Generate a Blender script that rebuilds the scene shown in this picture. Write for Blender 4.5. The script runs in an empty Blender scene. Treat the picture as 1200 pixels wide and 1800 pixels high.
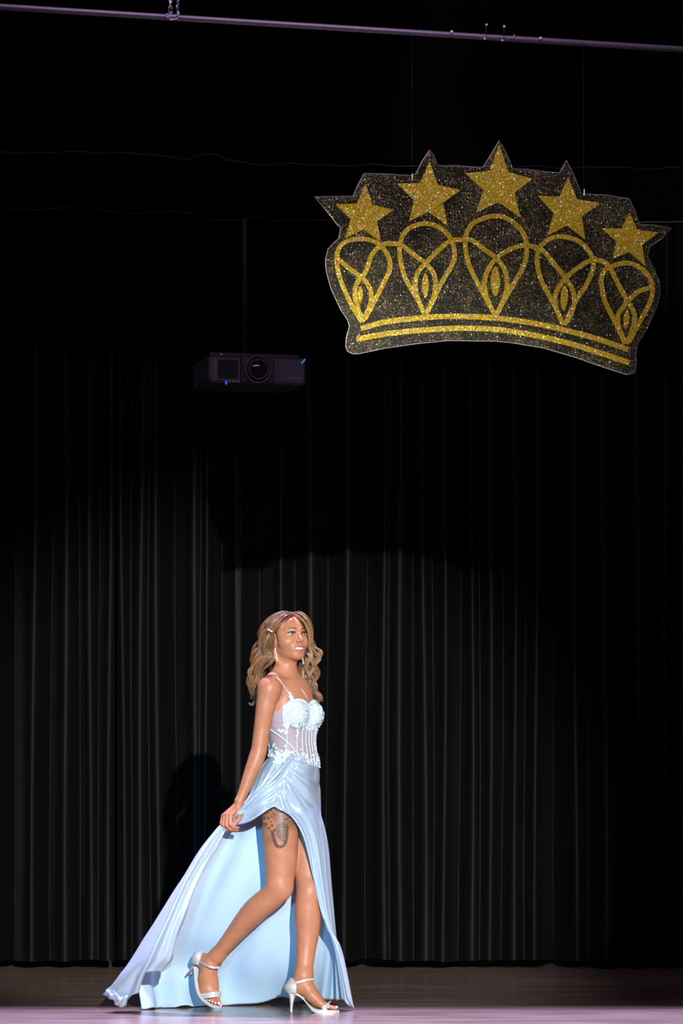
import bpy, math, random
import numpy as np
from mathutils import Vector, Matrix
from mathutils.bvhtree import BVHTree
random.seed(7); rng = np.random.default_rng(7)
scene = bpy.context.scene
C = scene.collection
PI = math.pi
# ------------------------------------------------------------------ camera
FPX = 6070.0            # focal length in pixels of the 1200x1800 frame
HOR = 1376.0            # horizon row
EYE = 1.0               # eye height over the stage floor
cam_d = bpy.data.cameras.new('camera'); cam = bpy.data.objects.new('camera', cam_d); C.objects.link(cam)
cam_d.sensor_fit = 'VERTICAL'; cam_d.sensor_height = 36.0; cam_d.lens = FPX / 1800 * 36
cam_d.shift_y = (HOR - 900) / 1800
cam_d.clip_start = 0.5; cam_d.clip_end = 200
cam.location = (0, 0, EYE); cam.rotation_euler = (PI/2, 0, 0)
scene.camera = cam
# ------------------------------------------------------------------ world, exposure
w = bpy.data.worlds.new('world'); scene.world = w; w.use_nodes = True
w.node_tree.nodes['Background'].inputs[0].default_value = (0.30, 0.42, 1.0, 1)
w.node_tree.nodes['Background'].inputs[1].default_value = 0.0012
vs = scene.view_settings
vs.view_transform = 'Standard'; vs.look = 'None'; vs.gamma = 1; vs.use_curve_mapping = False
vs.exposure = 0.0
# ------------------------------------------------------------------ lights
def aim(o, target):
    o.rotation_euler = (Vector(target) - o.location).to_track_quat('-Z', 'Y').to_euler()
def spot(name, loc, target, power, color, deg, blend, radius):
    d = bpy.data.lights.new(name, 'SPOT'); d.energy = power; d.color = color
    d.spot_size = math.radians(deg); d.spot_blend = blend; d.shadow_soft_size = radius
    o = bpy.data.objects.new(name, d); C.objects.link(o); o.location = loc; aim(o, target); return o
def area(name, loc, target, power, color, sx, sy):
    d = bpy.data.lights.new(name, 'AREA'); d.energy = power; d.color = color
    d.shape = 'RECTANGLE'; d.size = sx; d.size_y = sy
    o = bpy.data.objects.new(name, d); C.objects.link(o); o.location = loc; aim(o, target); return o
spot('follow_spot', (3.6, -10, 6.2), (-0.58, 18.6, 0.62), 39000, (1.0, 0.95, 0.89), 8.4, 0.60, 0.10)
spot('crown_fill', (-1.5, 8.5, 0.35), (0.50, 14.3, 3.02), 1550, (1.0, 0.92, 0.76), 14.8, 0.45, 0.06)  # added lamp to brighten the crown, placed low so its spill hides behind the borders
for k in range(9):                                         # violet top light bar over the stage front
    x = -2.6 + .65*k
    spot('violet_wash', (x, 16.3, 6.5), (x, 14.33, 0), 3300, (0.58, 0.50, 1.0), 20.4, 0.55, 0.08)
spot('blue_fill', (-1.3, 2.5, 2.7), (-0.35, 15.2, 0.85), 3600, (0.10, 0.55, 1.0), 10.5, 0.6, 0.4)
area('batten_fill', (0.2, 12.9, 5.4), (0.1, 14.4, 4.1), 55, (0.80, 0.56, 1.0), 4.5, 0.3)  # added unseen panel that only brightens the pipe and chain

# ------------------------------------------------------------------ helpers
def P(px, py, dy=0.0):
    """a measured position: the point at depth 15+dy m whose bearing was read off the photograph"""
    Y = 15.0 + dy
    return Vector(((px-600)*Y/FPX, Y, EYE + (HOR-py)*Y/FPX))
PXM = 15.0/FPX
def mesh_obj(name, verts, faces, mat=None, parent=None, smooth=True, edges=()):
    me = bpy.data.meshes.new(name); me.from_pydata([tuple(v) for v in verts], list(edges), [tuple(f) for f in faces]); me.update()
    if smooth: me.polygons.foreach_set('use_smooth', [True]*len(me.polygons))
    o = bpy.data.objects.new(name, me); C.objects.link(o)
    if mat:
        for m in (mat if isinstance(mat, (list, tuple)) else [mat]): me.materials.append(m)
    if parent: o.parent = parent
    return o
def empty(name, label, cat, loc=(0,0,0), group=None):
    o = bpy.data.objects.new(name, None); C.objects.link(o); o.location = loc
    o.empty_display_size = 0.1
    o['label'] = label; o['category'] = cat
    if group: o['group'] = group
    return o
def adopt(o, parent):
    """parent o keeping its world placement (parents are only translated)"""
    wl = Vector(o.location)
    o.parent = parent
    off = Vector((0,0,0)); p = parent
    while p is not None: off += Vector(p.location); p = p.parent
    o.location = wl - off
    return o
class MB:
    def __init__(s): s.v = []; s.f = []
    def add(s, vs_, fs_):
        n = len(s.v); s.v.extend([tuple(v) for v in vs_]); s.f.extend([tuple(i+n for i in f) for f in fs_])
    def box(s, c, h, R=None):
        c = Vector(c); vs_ = []
        for x in (-1,1):
            for y in (-1,1):
                for z in (-1,1):
                    p = Vector((x*h[0], y*h[1], z*h[2]))
                    if R: p = R @ p
                    vs_.append(c+p)
        s.add(vs_, [(0,1,3,2),(4,6,7,5),(0,4,5,1),(2,3,7,6),(0,2,6,4),(1,5,7,3)])
    def tube(s, pts, rad, n=8, cap=True, flat=None):
        pts = [Vector(p) for p in pts]; m = len(pts)
        if not hasattr(rad, '__len__'): rad = [rad]*m
        up = None; vs_ = []
        for i in range(m):
            t = (pts[min(i+1,m-1)] - pts[max(i-1,0)])
            if t.length < 1e-9: t = Vector((0,0,1))
            t.normalize()
            if up is None:
                up = Vector((0,-1,0)) if abs(t.y) < .9 else Vector((0,0,1))
            a = (up - t*up.dot(t)).normalized(); b = t.cross(a); up = a
            fa = flat if flat else 1.0
            for k in range(n):
                q = 2*PI*k/n
                vs_.append(pts[i] + a*(math.cos(q)*rad[i]*fa) + b*(math.sin(q)*rad[i]))
        fs_ = []
        for i in range(m-1):
            for k in range(n):
                k2 = (k+1) % n
                fs_.append((i*n+k, i*n+k2, (i+1)*n+k2, (i+1)*n+k))
        if cap: fs_.append(tuple(range(n-1,-1,-1))); fs_.append(tuple((m-1)*n+k for k in range(n)))
        s.add(vs_, fs_)
    def ell(s, c, r, R=None, nu=12, nv=8):
        c = Vector(c); vs_ = []; fs_ = []
        for i in range(nv+1):
            th = PI*i/nv
            for k in range(nu):
                q = 2*PI*k/nu
                p = Vector((r[0]*math.sin(th)*math.cos(q), r[1]*math.sin(th)*math.sin(q), r[2]*math.cos(th)))
                if R: p = R @ p
                vs_.append(c+p)
        for i in range(nv):
            for k in range(nu):
                k2 = (k+1) % nu
                fs_.append((i*nu+k, (i+1)*nu+k, (i+1)*nu+k2, i*nu+k2))
        s.add(vs_, fs_)
    def obj(s, name, mat, parent=None, smooth=True): return mesh_obj(name, s.v, s.f, mat, parent, smooth)
def catmull(ctrl, sub):
    """ctrl (n, ...) -> sampled ((n-1)*sub+1, ...)"""
    c = np.asarray(ctrl, float); n = len(c)
    e = np.concatenate([[2*c[0]-c[1]], c, [2*c[-1]-c[-2]]])
    out = []
    for i in range(n-1):
        p0,p1,p2,p3 = e[i],e[i+1],e[i+2],e[i+3]
        for k in range(sub):
            t = k/sub
            out.append(0.5*((2*p1)+(-p0+p2)*t+(2*p0-5*p1+4*p2-p3)*t*t+(-p0+3*p1-3*p2+p3)*t**3))
    out.append(c[-1]); return np.array(out)

# ------------------------------------------------------------------ materials
def new_mat(name):
    m = bpy.data.materials.new(name); m.use_nodes = True
    nt = m.node_tree; return m, nt, nt.nodes['Principled BSDF']
def N(nt, kind, **kw):
    n = nt.nodes.new(kind)
    for k, v in kw.items():
        if k in n.inputs: n.inputs[k].default_value = v
        else: setattr(n, k, v)
    return n
def setp(b, **kw):
    for k, v in kw.items():
        b.inputs[k.replace('_', ' ')].default_value = v
def simple(name, col, rough=.5, metal=0, noise=0.15, scale=60, **kw):
    m, nt, b = new_mat(name)
    tc = N(nt, 'ShaderNodeTexCoord'); no = N(nt, 'ShaderNodeTexNoise', Scale=scale, Detail=3.0)
    nt.links.new(tc.outputs['Object'], no.inputs['Vector'])
    r = N(nt, 'ShaderNodeValToRGB')
    r.color_ramp.elements[0].color = tuple(c*(1-noise) for c in col)+(1,); r.color_ramp.elements[1].color = tuple(min(1,c*(1+noise)) for c in col)+(1,)
    r.color_ramp.elements[0].position = .3; r.color_ramp.elements[1].position = .7
    nt.links.new(no.outputs['Fac'], r.inputs['Fac']); nt.links.new(r.outputs['Color'], b.inputs['Base Color'])
    setp(b, Roughness=rough, Metallic=metal)
    setp(b, **kw)
    return m
def bump(nt, b, scale, strength, dist, vec=None, detail=3.0):
    tc = N(nt, 'ShaderNodeTexCoord'); no = N(nt, 'ShaderNodeTexNoise', Scale=scale, Detail=detail)
    if vec:
        mp = N(nt, 'ShaderNodeMapping'); mp.inputs['Scale'].default_value = vec
        nt.links.new(tc.outputs['Object'], mp.inputs['Vector']); nt.links.new(mp.outputs['Vector'], no.inputs['Vector'])
    else: nt.links.new(tc.outputs['Object'], no.inputs['Vector'])
    bp = N(nt, 'ShaderNodeBump', Strength=strength, Distance=dist)
    nt.links.new(no.outputs['Fac'], bp.inputs['Height']); nt.links.new(bp.outputs['Normal'], b.inputs['Normal'])
    return no
# black velour
M_VELOUR, nt, b = new_mat('black_velour')
setp(b, Base_Color=(.0030,.0031,.0032,1), Roughness=.56, Sheen_Weight=.04, Sheen_Roughness=.30, Sheen_Tint=(.75,.85,.85,1), Specular_IOR_Level=.11)
bump(nt, b, 90, .25, .004)
M_BLACKWALL = simple('black_wall', (.004,.004,.004), .9)
M_BORDER, nt, b = new_mat('black_border_cloth')
setp(b, Base_Color=(.0012,.0011,.0013,1), Roughness=.95, Specular_IOR_Level=.02); bump(nt, b, 60, .2, .004)
M_HEM = simple('grey_hem', (.05,.045,.06), .7)
# stage floor
M_FLOOR, nt, b = new_mat('stage_floor')
tc = N(nt, 'ShaderNodeTexCoord'); mp = N(nt, 'ShaderNodeMapping'); mp.inputs['Scale'].default_value = (.45, 5, 1)
nt.links.new(tc.outputs['Object'], mp.inputs['Vector'])
no = N(nt, 'ShaderNodeTexNoise', Scale=3.0, Detail=9.0, Roughness=.68); nt.links.new(mp.outputs['Vector'], no.inputs['Vector'])
rp = N(nt, 'ShaderNodeValToRGB'); e = rp.color_ramp.elements
e[0].position=.33; e[0].color=(.12,.082,.060,1); e[1].position=.68; e[1].color=(.34,.25,.19,1)
nt.links.new(no.outputs['Fac'], rp.inputs['Fac'])
mp2 = N(nt, 'ShaderNodeMapping'); mp2.inputs['Scale'].default_value = (.9, 14, 1); nt.links.new(tc.outputs['Object'], mp2.inputs['Vector'])
no2 = N(nt, 'ShaderNodeTexNoise', Scale=4.0, Detail=6.0, Roughness=.75); nt.links.new(mp2.outputs['Vector'], no2.inputs['Vector'])
rp2 = N(nt, 'ShaderNodeValToRGB'); e = rp2.color_ramp.elements
e[0].position=.60; e[0].color=(0,0,0,1); e[1].position=.72; e[1].color=(1,1,1,1)
nt.links.new(no2.outputs['Fac'], rp2.inputs['Fac'])
mx = N(nt, 'ShaderNodeMix'); mx.data_type = 'RGBA'; mx.inputs[7].default_value = (.46,.40,.36,1)
sc = N(nt, 'ShaderNodeMath', operation='MULTIPLY'); sc.inputs[1].default_value = .45
nt.links.new(rp2.outputs['Color'], sc.inputs[0]); nt.links.new(sc.outputs[0], mx.inputs[0]); nt.links.new(rp.outputs['Color'], mx.inputs[6])
nt.links.new(mx.outputs[2], b.inputs['Base Color'])
mr = N(nt, 'ShaderNodeMapRange'); mr.inputs['To Min'].default_value=.13; mr.inputs['To Max'].default_value=.32
nt.links.new(no.outputs['Fac'], mr.inputs['Value']); nt.links.new(mr.outputs[0], b.inputs['Roughness'])
bp = N(nt, 'ShaderNodeBump', Strength=.12, Distance=.002); nt.links.new(no2.outputs['Fac'], bp.inputs['Height']); nt.links.new(bp.outputs['Normal'], b.inputs['Normal'])
setp(b, Specular_IOR_Level=.5)
# skin with tattoo ink and lip colour attributes
M_SKIN, nt, b = new_mat('skin')
base = N(nt, 'ShaderNodeTexNoise', Scale=26.0, Detail=4.0); tc = N(nt, 'ShaderNodeTexCoord'); nt.links.new(tc.outputs['Object'], base.inputs['Vector'])
rp = N(nt, 'ShaderNodeValToRGB'); e = rp.color_ramp.elements
e[0].position=.3; e[0].color=(.43,.172,.086,1); e[1].position=.7; e[1].color=(.49,.20,.105,1)
nt.links.new(base.outputs['Fac'], rp.inputs['Fac'])
at = N(nt, 'ShaderNodeAttribute'); at.attribute_name = 'ink'
mx = N(nt, 'ShaderNodeMix'); mx.data_type='RGBA'; mx.inputs[7].default_value=(.045,.038,.034,1)
nt.links.new(at.outputs['Fac'], mx.inputs[0]); nt.links.new(rp.outputs['Color'], mx.inputs[6])
at2 = N(nt, 'ShaderNodeAttribute'); at2.attribute_name = 'lips'
mx2 = N(nt, 'ShaderNodeMix'); mx2.data_type='RGBA'; mx2.inputs[7].default_value=(.42,.13,.09,1)
nt.links.new(at2.outputs['Fac'], mx2.inputs[0]); nt.links.new(mx.outputs[2], mx2.inputs[6]); nt.links.new(mx2.outputs[2], b.inputs['Base Color'])
setp(b, Roughness=.42, Specular_IOR_Level=.30, Subsurface_Weight=.08, Subsurface_Radius=(.01,.004,.002), Subsurface_Scale=.6)
# satin and lining
def cloth(name, col, rough, sheen, spec, bscale, bstr, aniso=0, dist=.002, metal=0):
    m, nt, b = new_mat(name)
    tc = N(nt, 'ShaderNodeTexCoord'); no = N(nt, 'ShaderNodeTexNoise', Scale=9.0, Detail=3.0); nt.links.new(tc.outputs['Object'], no.inputs['Vector'])
    r = N(nt, 'ShaderNodeValToRGB'); r.color_ramp.elements[0].color = tuple(c*.95 for c in col)+(1,); r.color_ramp.elements[1].color = tuple(min(1,c*1.04) for c in col)+(1,)
    nt.links.new(no.outputs['Fac'], r.inputs['Fac']); nt.links.new(r.outputs['Color'], b.inputs['Base Color'])
    setp(b, Roughness=rough, Sheen_Weight=sheen, Specular_IOR_Level=spec, Anisotropic=aniso, Metallic=metal)
    n2 = N(nt, 'ShaderNodeTexNoise', Scale=bscale, Detail=3.0); nt.links.new(tc.outputs['Object'], n2.inputs['Vector'])
    bp = N(nt, 'ShaderNodeBump', Strength=bstr, Distance=dist); nt.links.new(n2.outputs['Fac'], bp.inputs['Height']); nt.links.new(bp.outputs['Normal'], b.inputs['Normal'])
    return m
M_SATIN = cloth('pale_blue_satin', (.46,.575,.68), .27, .1, .7, 26, .2, dist=.006, metal=.28)
M_LINING = cloth('pale_blue_lining', (.43,.58,.73), .75, .1, .2, 14, .15, dist=.006)
M_LACE = simple('white_blue_lace', (.60,.66,.70), .35, 0, .1, 200)
M_BEAD = simple('clear_bead', (.85,.88,.92), .12, .5, .05, 200)
M_SHEER, nt, b = new_mat('sheer_mesh')
setp(b, Base_Color=(.52,.56,.66,1), Roughness=.6, Alpha=.40)
M_HAIR, nt, b = new_mat('hair')
at = N(nt, 'ShaderNodeAttribute'); at.attribute_name = 'tone'
rp = N(nt, 'ShaderNodeValToRGB'); e = rp.color_ramp.elements
e[0].position=.0; e[0].color=(.055,.020,.008,1); e[1].position=1; e[1].color=(.56,.31,.13,1)
k_ = rp.color_ramp.elements.new(.5); k_.color=(.21,.095,.038,1)
nt.links.new(at.outputs['Fac'], rp.inputs['Fac']); nt.links.new(rp.outputs['Color'], b.inputs['Base Color'])
setp(b, Roughness=.34, Specular_IOR_Level=.6)
M_HAIRCAP = simple('hair_base', (.05,.022,.010), .6, 0, .3, 90)
M_EYEW = simple('eye_white', (.85,.82,.8), .1); M_IRIS = simple('iris', (.05,.02,.01), .08); M_DARK = simple('dark_hair', (.012,.007,.005), .6)
M_TEETH = simple('teeth', (.92,.91,.89), .15); M_NAIL = simple('white_polish', (.93,.93,.95), .1)
M_GLINT = simple('crystal', (.93,.92,.90), .12, .15, .05)
# sandals
M_SHOE, nt, b = new_mat('silver_glitter')
tc = N(nt, 'ShaderNodeTexCoord'); vo = N(nt, 'ShaderNodeTexVoronoi', Scale=700.0); nt.links.new(tc.outputs['Object'], vo.inputs['Vector'])
rp = N(nt, 'ShaderNodeValToRGB'); e = rp.color_ramp.elements; e[0].color=(.36,.34,.32,1); e[1].color=(.78,.75,.71,1)
nt.links.new(vo.outputs['Color'], rp.inputs['Fac']); nt.links.new(rp.outputs['Color'], b.inputs['Base Color']); setp(b, Roughness=.35, Metallic=.15)
M_TIP = simple('heel_tip', (.35,.16,.12), .4)
# glitter
def glitter(name, cols, scale, clear=None, jitter=.7, rough=.32, metal=.5):
    m, nt, b = new_mat(name)
    tc = N(nt, 'ShaderNodeTexCoord')
    vo = N(nt, 'ShaderNodeTexVoronoi', Scale=scale); nt.links.new(tc.outputs['Object'], vo.inputs['Vector'])
    sp = N(nt, 'ShaderNodeSeparateColor'); nt.links.new(vo.outputs['Color'], sp.inputs[0])
    rp = N(nt, 'ShaderNodeValToRGB'); rp.color_ramp.interpolation = 'CONSTANT'
    e = rp.color_ramp.elements
    while len(e) > 1: e.remove(e[-1])
    for i, (p, c) in enumerate(cols):
        q = e[0] if i == 0 else e.new(p)
        q.position = p; q.color = c+(1,)
    nt.links.new(sp.outputs[0], rp.inputs['Fac']); nt.links.new(rp.outputs['Color'], b.inputs['Base Color'])
    # each flake is tilted its own way
    sub = N(nt, 'ShaderNodeVectorMath', operation='SUBTRACT'); sub.inputs[1].default_value = (.5,.5,.5)
    nt.links.new(vo.outputs['Color'], sub.inputs[0])
    mul = N(nt, 'ShaderNodeVectorMath', operation='SCALE'); mul.inputs['Scale'].default_value = jitter; nt.links.new(sub.outputs[0], mul.inputs[0])
    ge = N(nt, 'ShaderNodeNewGeometry'); ad = N(nt, 'ShaderNodeVectorMath', operation='ADD')
    nt.links.new(ge.outputs['Normal'], ad.inputs[0]); nt.links.new(mul.outputs[0], ad.inputs[1])
    nr = N(nt, 'ShaderNodeVectorMath', operation='NORMALIZE'); nt.links.new(ad.outputs[0], nr.inputs[0]); nt.links.new(nr.outputs[0], b.inputs['Normal'])
    setp(b, Roughness=rough, Metallic=metal)
    v2 = N(nt, 'ShaderNodeTexVoronoi', Scale=82.0); nt.links.new(tc.outputs['Object'], v2.inputs['Vector'])
    s2 = N(nt, 'ShaderNodeSeparateColor'); nt.links.new(v2.outputs['Color'], s2.inputs[0])
    near = N(nt, 'ShaderNodeMath', operation='LESS_THAN'); near.inputs[1].default_value = .24; nt.links.new(v2.outputs['Distance'], near.inputs[0])
    pick = N(nt, 'ShaderNodeMath', operation='GREATER_THAN'); pick.inputs[1].default_value = .62; nt.links.new(s2.outputs[0], pick.inputs[0])
    both = N(nt, 'ShaderNodeMath', operation='MULTIPLY'); nt.links.new(near.outputs[0], both.inputs[0]); nt.links.new(pick.outputs[0], both.inputs[1])
    r2 = N(nt, 'ShaderNodeValToRGB'); r2.color_ramp.interpolation = 'CONSTANT'; e2 = r2.color_ramp.elements
    while len(e2) > 1: e2.remove(e2[-1])
    for i, (p, c) in enumerate([(0,(.95,.88,.45)),(.35,(1,.9,.75)),(.5,(.95,.16,.12)),(.66,(.95,.45,.25)),(.76,(.25,.9,.4)),(.86,(.3,.75,.95)),(.93,(.95,.15,.45)),(.97,(.25,.3,.95))]):
        q = e2[0] if i == 0 else e2.new(p)
        q.position = p; q.color = c+(1,)
    nt.links.new(s2.outputs[1], r2.inputs['Fac'])
    spk = N(nt, 'ShaderNodeBsdfPrincipled'); spk.inputs['Roughness'].default_value = .45; nt.links.new(r2.outputs['Color'], spk.inputs['Base Color'])
    mm = N(nt, 'ShaderNodeMixShader'); nt.links.new(both.outputs[0], mm.inputs[0]); nt.links.new(b.outputs[0], mm.inputs[1]); nt.links.new(spk.outputs[0], mm.inputs[2])
    nt.links.new(mm.outputs[0], nt.nodes['Material Output'].inputs['Surface'])
    if clear is not None:
        cmp_ = N(nt, 'ShaderNodeMath', operation='GREATER_THAN'); cmp_.inputs[1].default_value = clear
        patch = N(nt, 'ShaderNodeTexNoise', Scale=9.0, Detail=4.0); nt.links.new(tc.outputs['Object'], patch.inputs['Vector'])   # glue was brushed on unevenly
        pm = N(nt, 'ShaderNodeMath', operation='MULTIPLY_ADD'); pm.inputs[1].default_value = .9; pm.inputs[2].default_value = -.47
        nt.links.new(patch.outputs['Fac'], pm.inputs[0])
        pa = N(nt, 'ShaderNodeMath', operation='ADD'); nt.links.new(pm.outputs[0], pa.inputs[0]); nt.links.new(sp.outputs[1], pa.inputs[1])
        nt.links.new(pa.outputs[0], cmp_.inputs[0])
        sheet = N(nt, 'ShaderNodeBsdfPrincipled'); sheet.inputs['Base Color'].default_value = (.012,.011,.009,1); sheet.inputs['Roughness'].default_value=.25; sheet.inputs['Alpha'].default_value=.62
        ms = N(nt, 'ShaderNodeMixShader'); nt.links.new(cmp_.outputs[0], ms.inputs[0]); nt.links.new(sheet.outputs[0], ms.inputs[1]); nt.links.new(b.outputs[0], ms.inputs[2])
        nt.links.new(ms.outputs[0], mm.inputs[1]); pick.inputs[1].default_value = .80; near.inputs[1].default_value = .17
    return m
GOLD = [(0,(.17,.11,.003)),(.25,(.36,.25,.004)),(.5,(.50,.36,.006)),(.70,(.66,.48,.012)),(.86,(.85,.62,.05)),(.91,(.85,.80,.55)),(.935,(.9,.12,.08)),(.955,(.9,.28,.15)),(.968,(.15,.8,.35)),(.98,(.2,.45,.9)),(.988,(.95,.85,.8))]
M_GOLD = glitter('gold_glitter', GOLD, 300)
SPARSE = [(0,(.05,.045,.02)),(.35,(.12,.11,.045)),(.62,(.24,.21,.07)),(.82,(.45,.35,.10)),(.90,(.6,.55,.4)),(.94,(.8,.2,.1)),(.965,(.1,.6,.4)),(.98,(.15,.3,.7)),(.99,(.9,.85,.8))]
M_CLEAR = glitter('clear_sheet_sparse_glitter', SPARSE, 330, clear=.74)
M_EDGE = simple('polished_sheet_edge', (.35,.34,.36), .2)
M_PIPE = simple('batten_pipe', (.22,.20,.22), .45, .5)
M_STEEL = simple('galvanised_steel', (.55,.58,.6), .3, .9)
M_WIRE = simple('thin_wire', (.010,.010,.014), .5, .3)
M_BOLT = simple('bright_bolt', (.8,.8,.82), .3, .2)
M_PROJ = simple('projector_shell', (.05,.053,.056), .45); M_PROJ2 = simple('projector_dark', (.012,.012,.014), .5)
M_LENS = simple('lens_glass', (.02,.015,.03), .05, 0, .1, 60)
M_LOGO = simple('grey_print', (.22,.23,.25), .5)
def emis(name, col, s):
    m, nt, b = new_mat(name); setp(b, Base_Color=(0,0,0,1), Emission_Color=col+(1,), Emission_Strength=s); return m
M_LEDB = emis('blue_led', (.02,.10,1.0), 1.2); M_LEDR = emis('red_led', (1,.05,.05), 1.0); M_LEDW = emis('white_led', (.6,.62,.65), .35)
M_BLUEMARK = emis('blue_indicator', (.03,.22,.6), .8)

# ================================================================== STRUCTURE
def struct(o): o['kind'] = 'structure'; return o
fl = MB(); fl.box((0, 14.5, -.05), (9, 5.0, .05)); struct(fl.obj('floor', M_FLOOR, smooth=False))
wb = MB(); wb.box((0, 18.86, 4.0), (9, .04, 4.0)); struct(wb.obj('wall_back', M_BLACKWALL, smooth=False))

# ---- black stage curtains with gathered folds
RIDGES = [(-60,6,.04),(-18,7,.045),(33,5,.03),(60,6,.05),(92,9,.02),(117,6,.045),(140,4,.03),(158,6,.038),(192,6,.044),(220,5,.040),(247,7,.045),(278,5,.04),(291,4,.03),(318,8,.02),(340,6,.04),(362,4,.045),(390,8,.02),(414,4,.035),(424,4,.035),(452,4,.03),(498,7,.042),(545,7,.038),(583,5,.03),(607,6,.055),(634,7,.02),(657,4,.03),(675,4,.04),(700,6,.05),(725,8,.02),(748,5,.04),(778,5,.055),(800,8,.02),(829,4,.035),(860,5,.045),(881,5,.03),(903,5,.04),(940,5,.035),(975,8,.03),(1013,5,.035),(1062,7,.04),(1118,7,.045),(1170,7,.036),(1222,7,.045)]
YC = 18.55
def curtain(x0, x1, ridges, label, zbot, seed):
    r_ = np.random.default_rng(seed)
    nx = int((x1-x0)/.006); nz = 34
    X = np.linspace(x0, x1, nx); Z = np.linspace(0, 1, nz)
    V = np.zeros((nz, nx, 3))
    ph = r_.uniform(0, 6.28, 8)
    hem = zbot + .004*np.sin(X*9+ph[0]) + .003*np.sin(X*23+ph[1])
    for j, t in enumerate(Z):
        z = hem + (7.2-hem)*t**1.3
        y = YC + .010*np.sin(X*11+ph[2]) + .008*np.sin(X*29+ph[3]+z*.4)
        zz = float(z.mean())
        best = np.full(nx, .6)
        for (px, wd, am) in [q for q in ridges if q[2] >= .034]:
            s_ = (px*37 % 11)/11-.5
            xi = (px-600)*YC/FPX + .012*s_*zz + .006*math.sin(zz*1.7+px)
            rr_ = wd*.0031*2.1*(1.15+.3*math.sin(zz*.9+px*.7)) * (1.35 if zz < .5 else 1.0)
            best = np.minimum(best, (.058-am)*2.2 + 2.7*(np.sqrt((X-xi)**2+rr_**2)-rr_))
        y = y - .10 + np.minimum(best, .30)
        V[j,:,0] = X; V[j,:,1] = y; V[j,:,2] = z
    F = [(j*nx+i, j*nx+i+1, (j+1)*nx+i+1, (j+1)*nx+i) for j in range(nz-1) for i in range(nx-1)]
    o = mesh_obj('stage_curtain', V.reshape(-1,3), F, M_VELOUR)
    o['label'] = label; o['category'] = 'curtain'; o['group'] = 'black drapes across the back of the stage'
    return o
xs = (205-600)*YC/FPX
far = [(-60-62*k, 7, .038+.012*math.sin(k*2.3)) for k in range(1, 60)]; far2 = [(1260+62*k, 7, .044+.008*math.sin(k*2.3)) for k in range(1, 55)]
curtain(-7.5, xs-.006, [r for r in RIDGES if r[0] < 205]+far, 'black pleated stage curtain at the left, ending at the dark vertical seam', .046, 3)
curtain(xs+.006, 7.5, [r for r in RIDGES if r[0] > 205]+far2, 'wide black pleated stage curtain behind the walking woman', .046, 4)

# ---- black borders hanging high over the stage
def border(Y, py_hem, label, pts, seed, hemtone):
    r_ = np.random.default_rng(seed)
    X = np.linspace(-6, 6, 900); nz = 10
    zh = EYE + (HOR-py_hem)*Y/FPX
    cx = np.array([(p[0]-600)*Y/FPX for p in pts]); cz = np.array([EYE+(HOR-p[1])*Y/FPX for p in pts])
    hem = np.interp(X, cx, cz)
    V = np.zeros((nz, len(X), 3))
    y = Y + .02*np.sin(X*17+seed) + .015*np.sin(X*31)
    for j in range(nz):
        t = j/(nz-1); V[j,:,0]=X; V[j,:,1]=y; V[j,:,2]=hem+(7.6-hem)*t
    n = len(X)
    root = empty('border_curtain', label, 'curtain', (0, Y, zh), 'black borders over the stage')
    F = [(j*n+i, j*n+i+1, (j+1)*n+i+1, (j+1)*n+i) for j in range(nz-1) for i in range(n-1)]
    adopt(mesh_obj('cloth', V.reshape(-1,3), F, M_BORDER), root)
    mb = MB(); mb.tube([(X[i], y[i]-.003, hem[i]) for i in range(0, n, 2)], .0022, 5); adopt(mb.obj('lit_hem_line', simple('hem_light_tone', (hemtone, hemtone*.95, hemtone*1.1), .7)), root)  # paler cord stands in for light catching the hem, set by its colour
border(17.6, 372, 'black border cloth with faint stepped lower hem, nearest above the projector', [(-400,368),(30,370),(75,368),(120,363),(133,364),(139,372),(210,370),(217,370),(222,375),(290,372),(345,373),(352,378),(365,386),(420,387),(455,382),(468,380),(475,387),(600,388),(1600,392)], 1, .11)
border(16.6, 276, 'black border cloth hanging highest, in front of the other border', [(-400,268),(200,268),(225,270),(330,278),(365,272),(385,274),(395,281),(445,288),(560,290),(1600,300)], 2, .02)

# ================================================================== HANGING CROWN
YAW = math.radians(14)
CO = Vector(((865-600)*14.3/FPX, 14.3, 0))
cu = Vector((math.cos(YAW), math.sin(YAW), 0)); cn = Vector((math.sin(YAW), -math.cos(YAW), 0))   # cn faces the hall
def on_plane(px, py, off=0.0):
    d = Vector(((px-600)/FPX, 1, (HOR-py)/FPX)); o = Vector((0,0,EYE))
    t = (CO - o).dot(cn)/d.dot(cn)
    return o + d*t + cn*off
def crop(pts, sx, ox, oy): return [(ox+x/sx, oy+y/sx) for x, y in pts]
A = 1200/660
outline = crop([(22,212),(145,210),(162,172),(180,137),(250,139),(330,144),(345,140),(368,95),(390,62),(402,78),(415,112),(480,114),(560,118),(590,70),(612,32),(630,62),(655,122),(700,124),(760,132),(805,135),(815,118),(826,95),(850,140),(875,202),(950,206),(1028,218),(1045,255),(1060,300),(1110,303),(1163,312),(1130,345),(1095,368),(1085,400),(1108,445),(1124,485),(1125,530),(1110,575),(1085,630),(1055,680),(1048,715),(1050,745),(1045,772),(1020,779),(950,757),(850,722),(750,693),(650,677),(600,672),(450,670),(350,680),(250,694),(165,712),(145,713),(128,705),(122,690),(124,660),(134,625),(128,605),(105,570),(75,505),(60,450),(57,415),(65,380),(85,358),(100,345),(106,310),(95,300),(60,255)], A, 540, 230)
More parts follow.
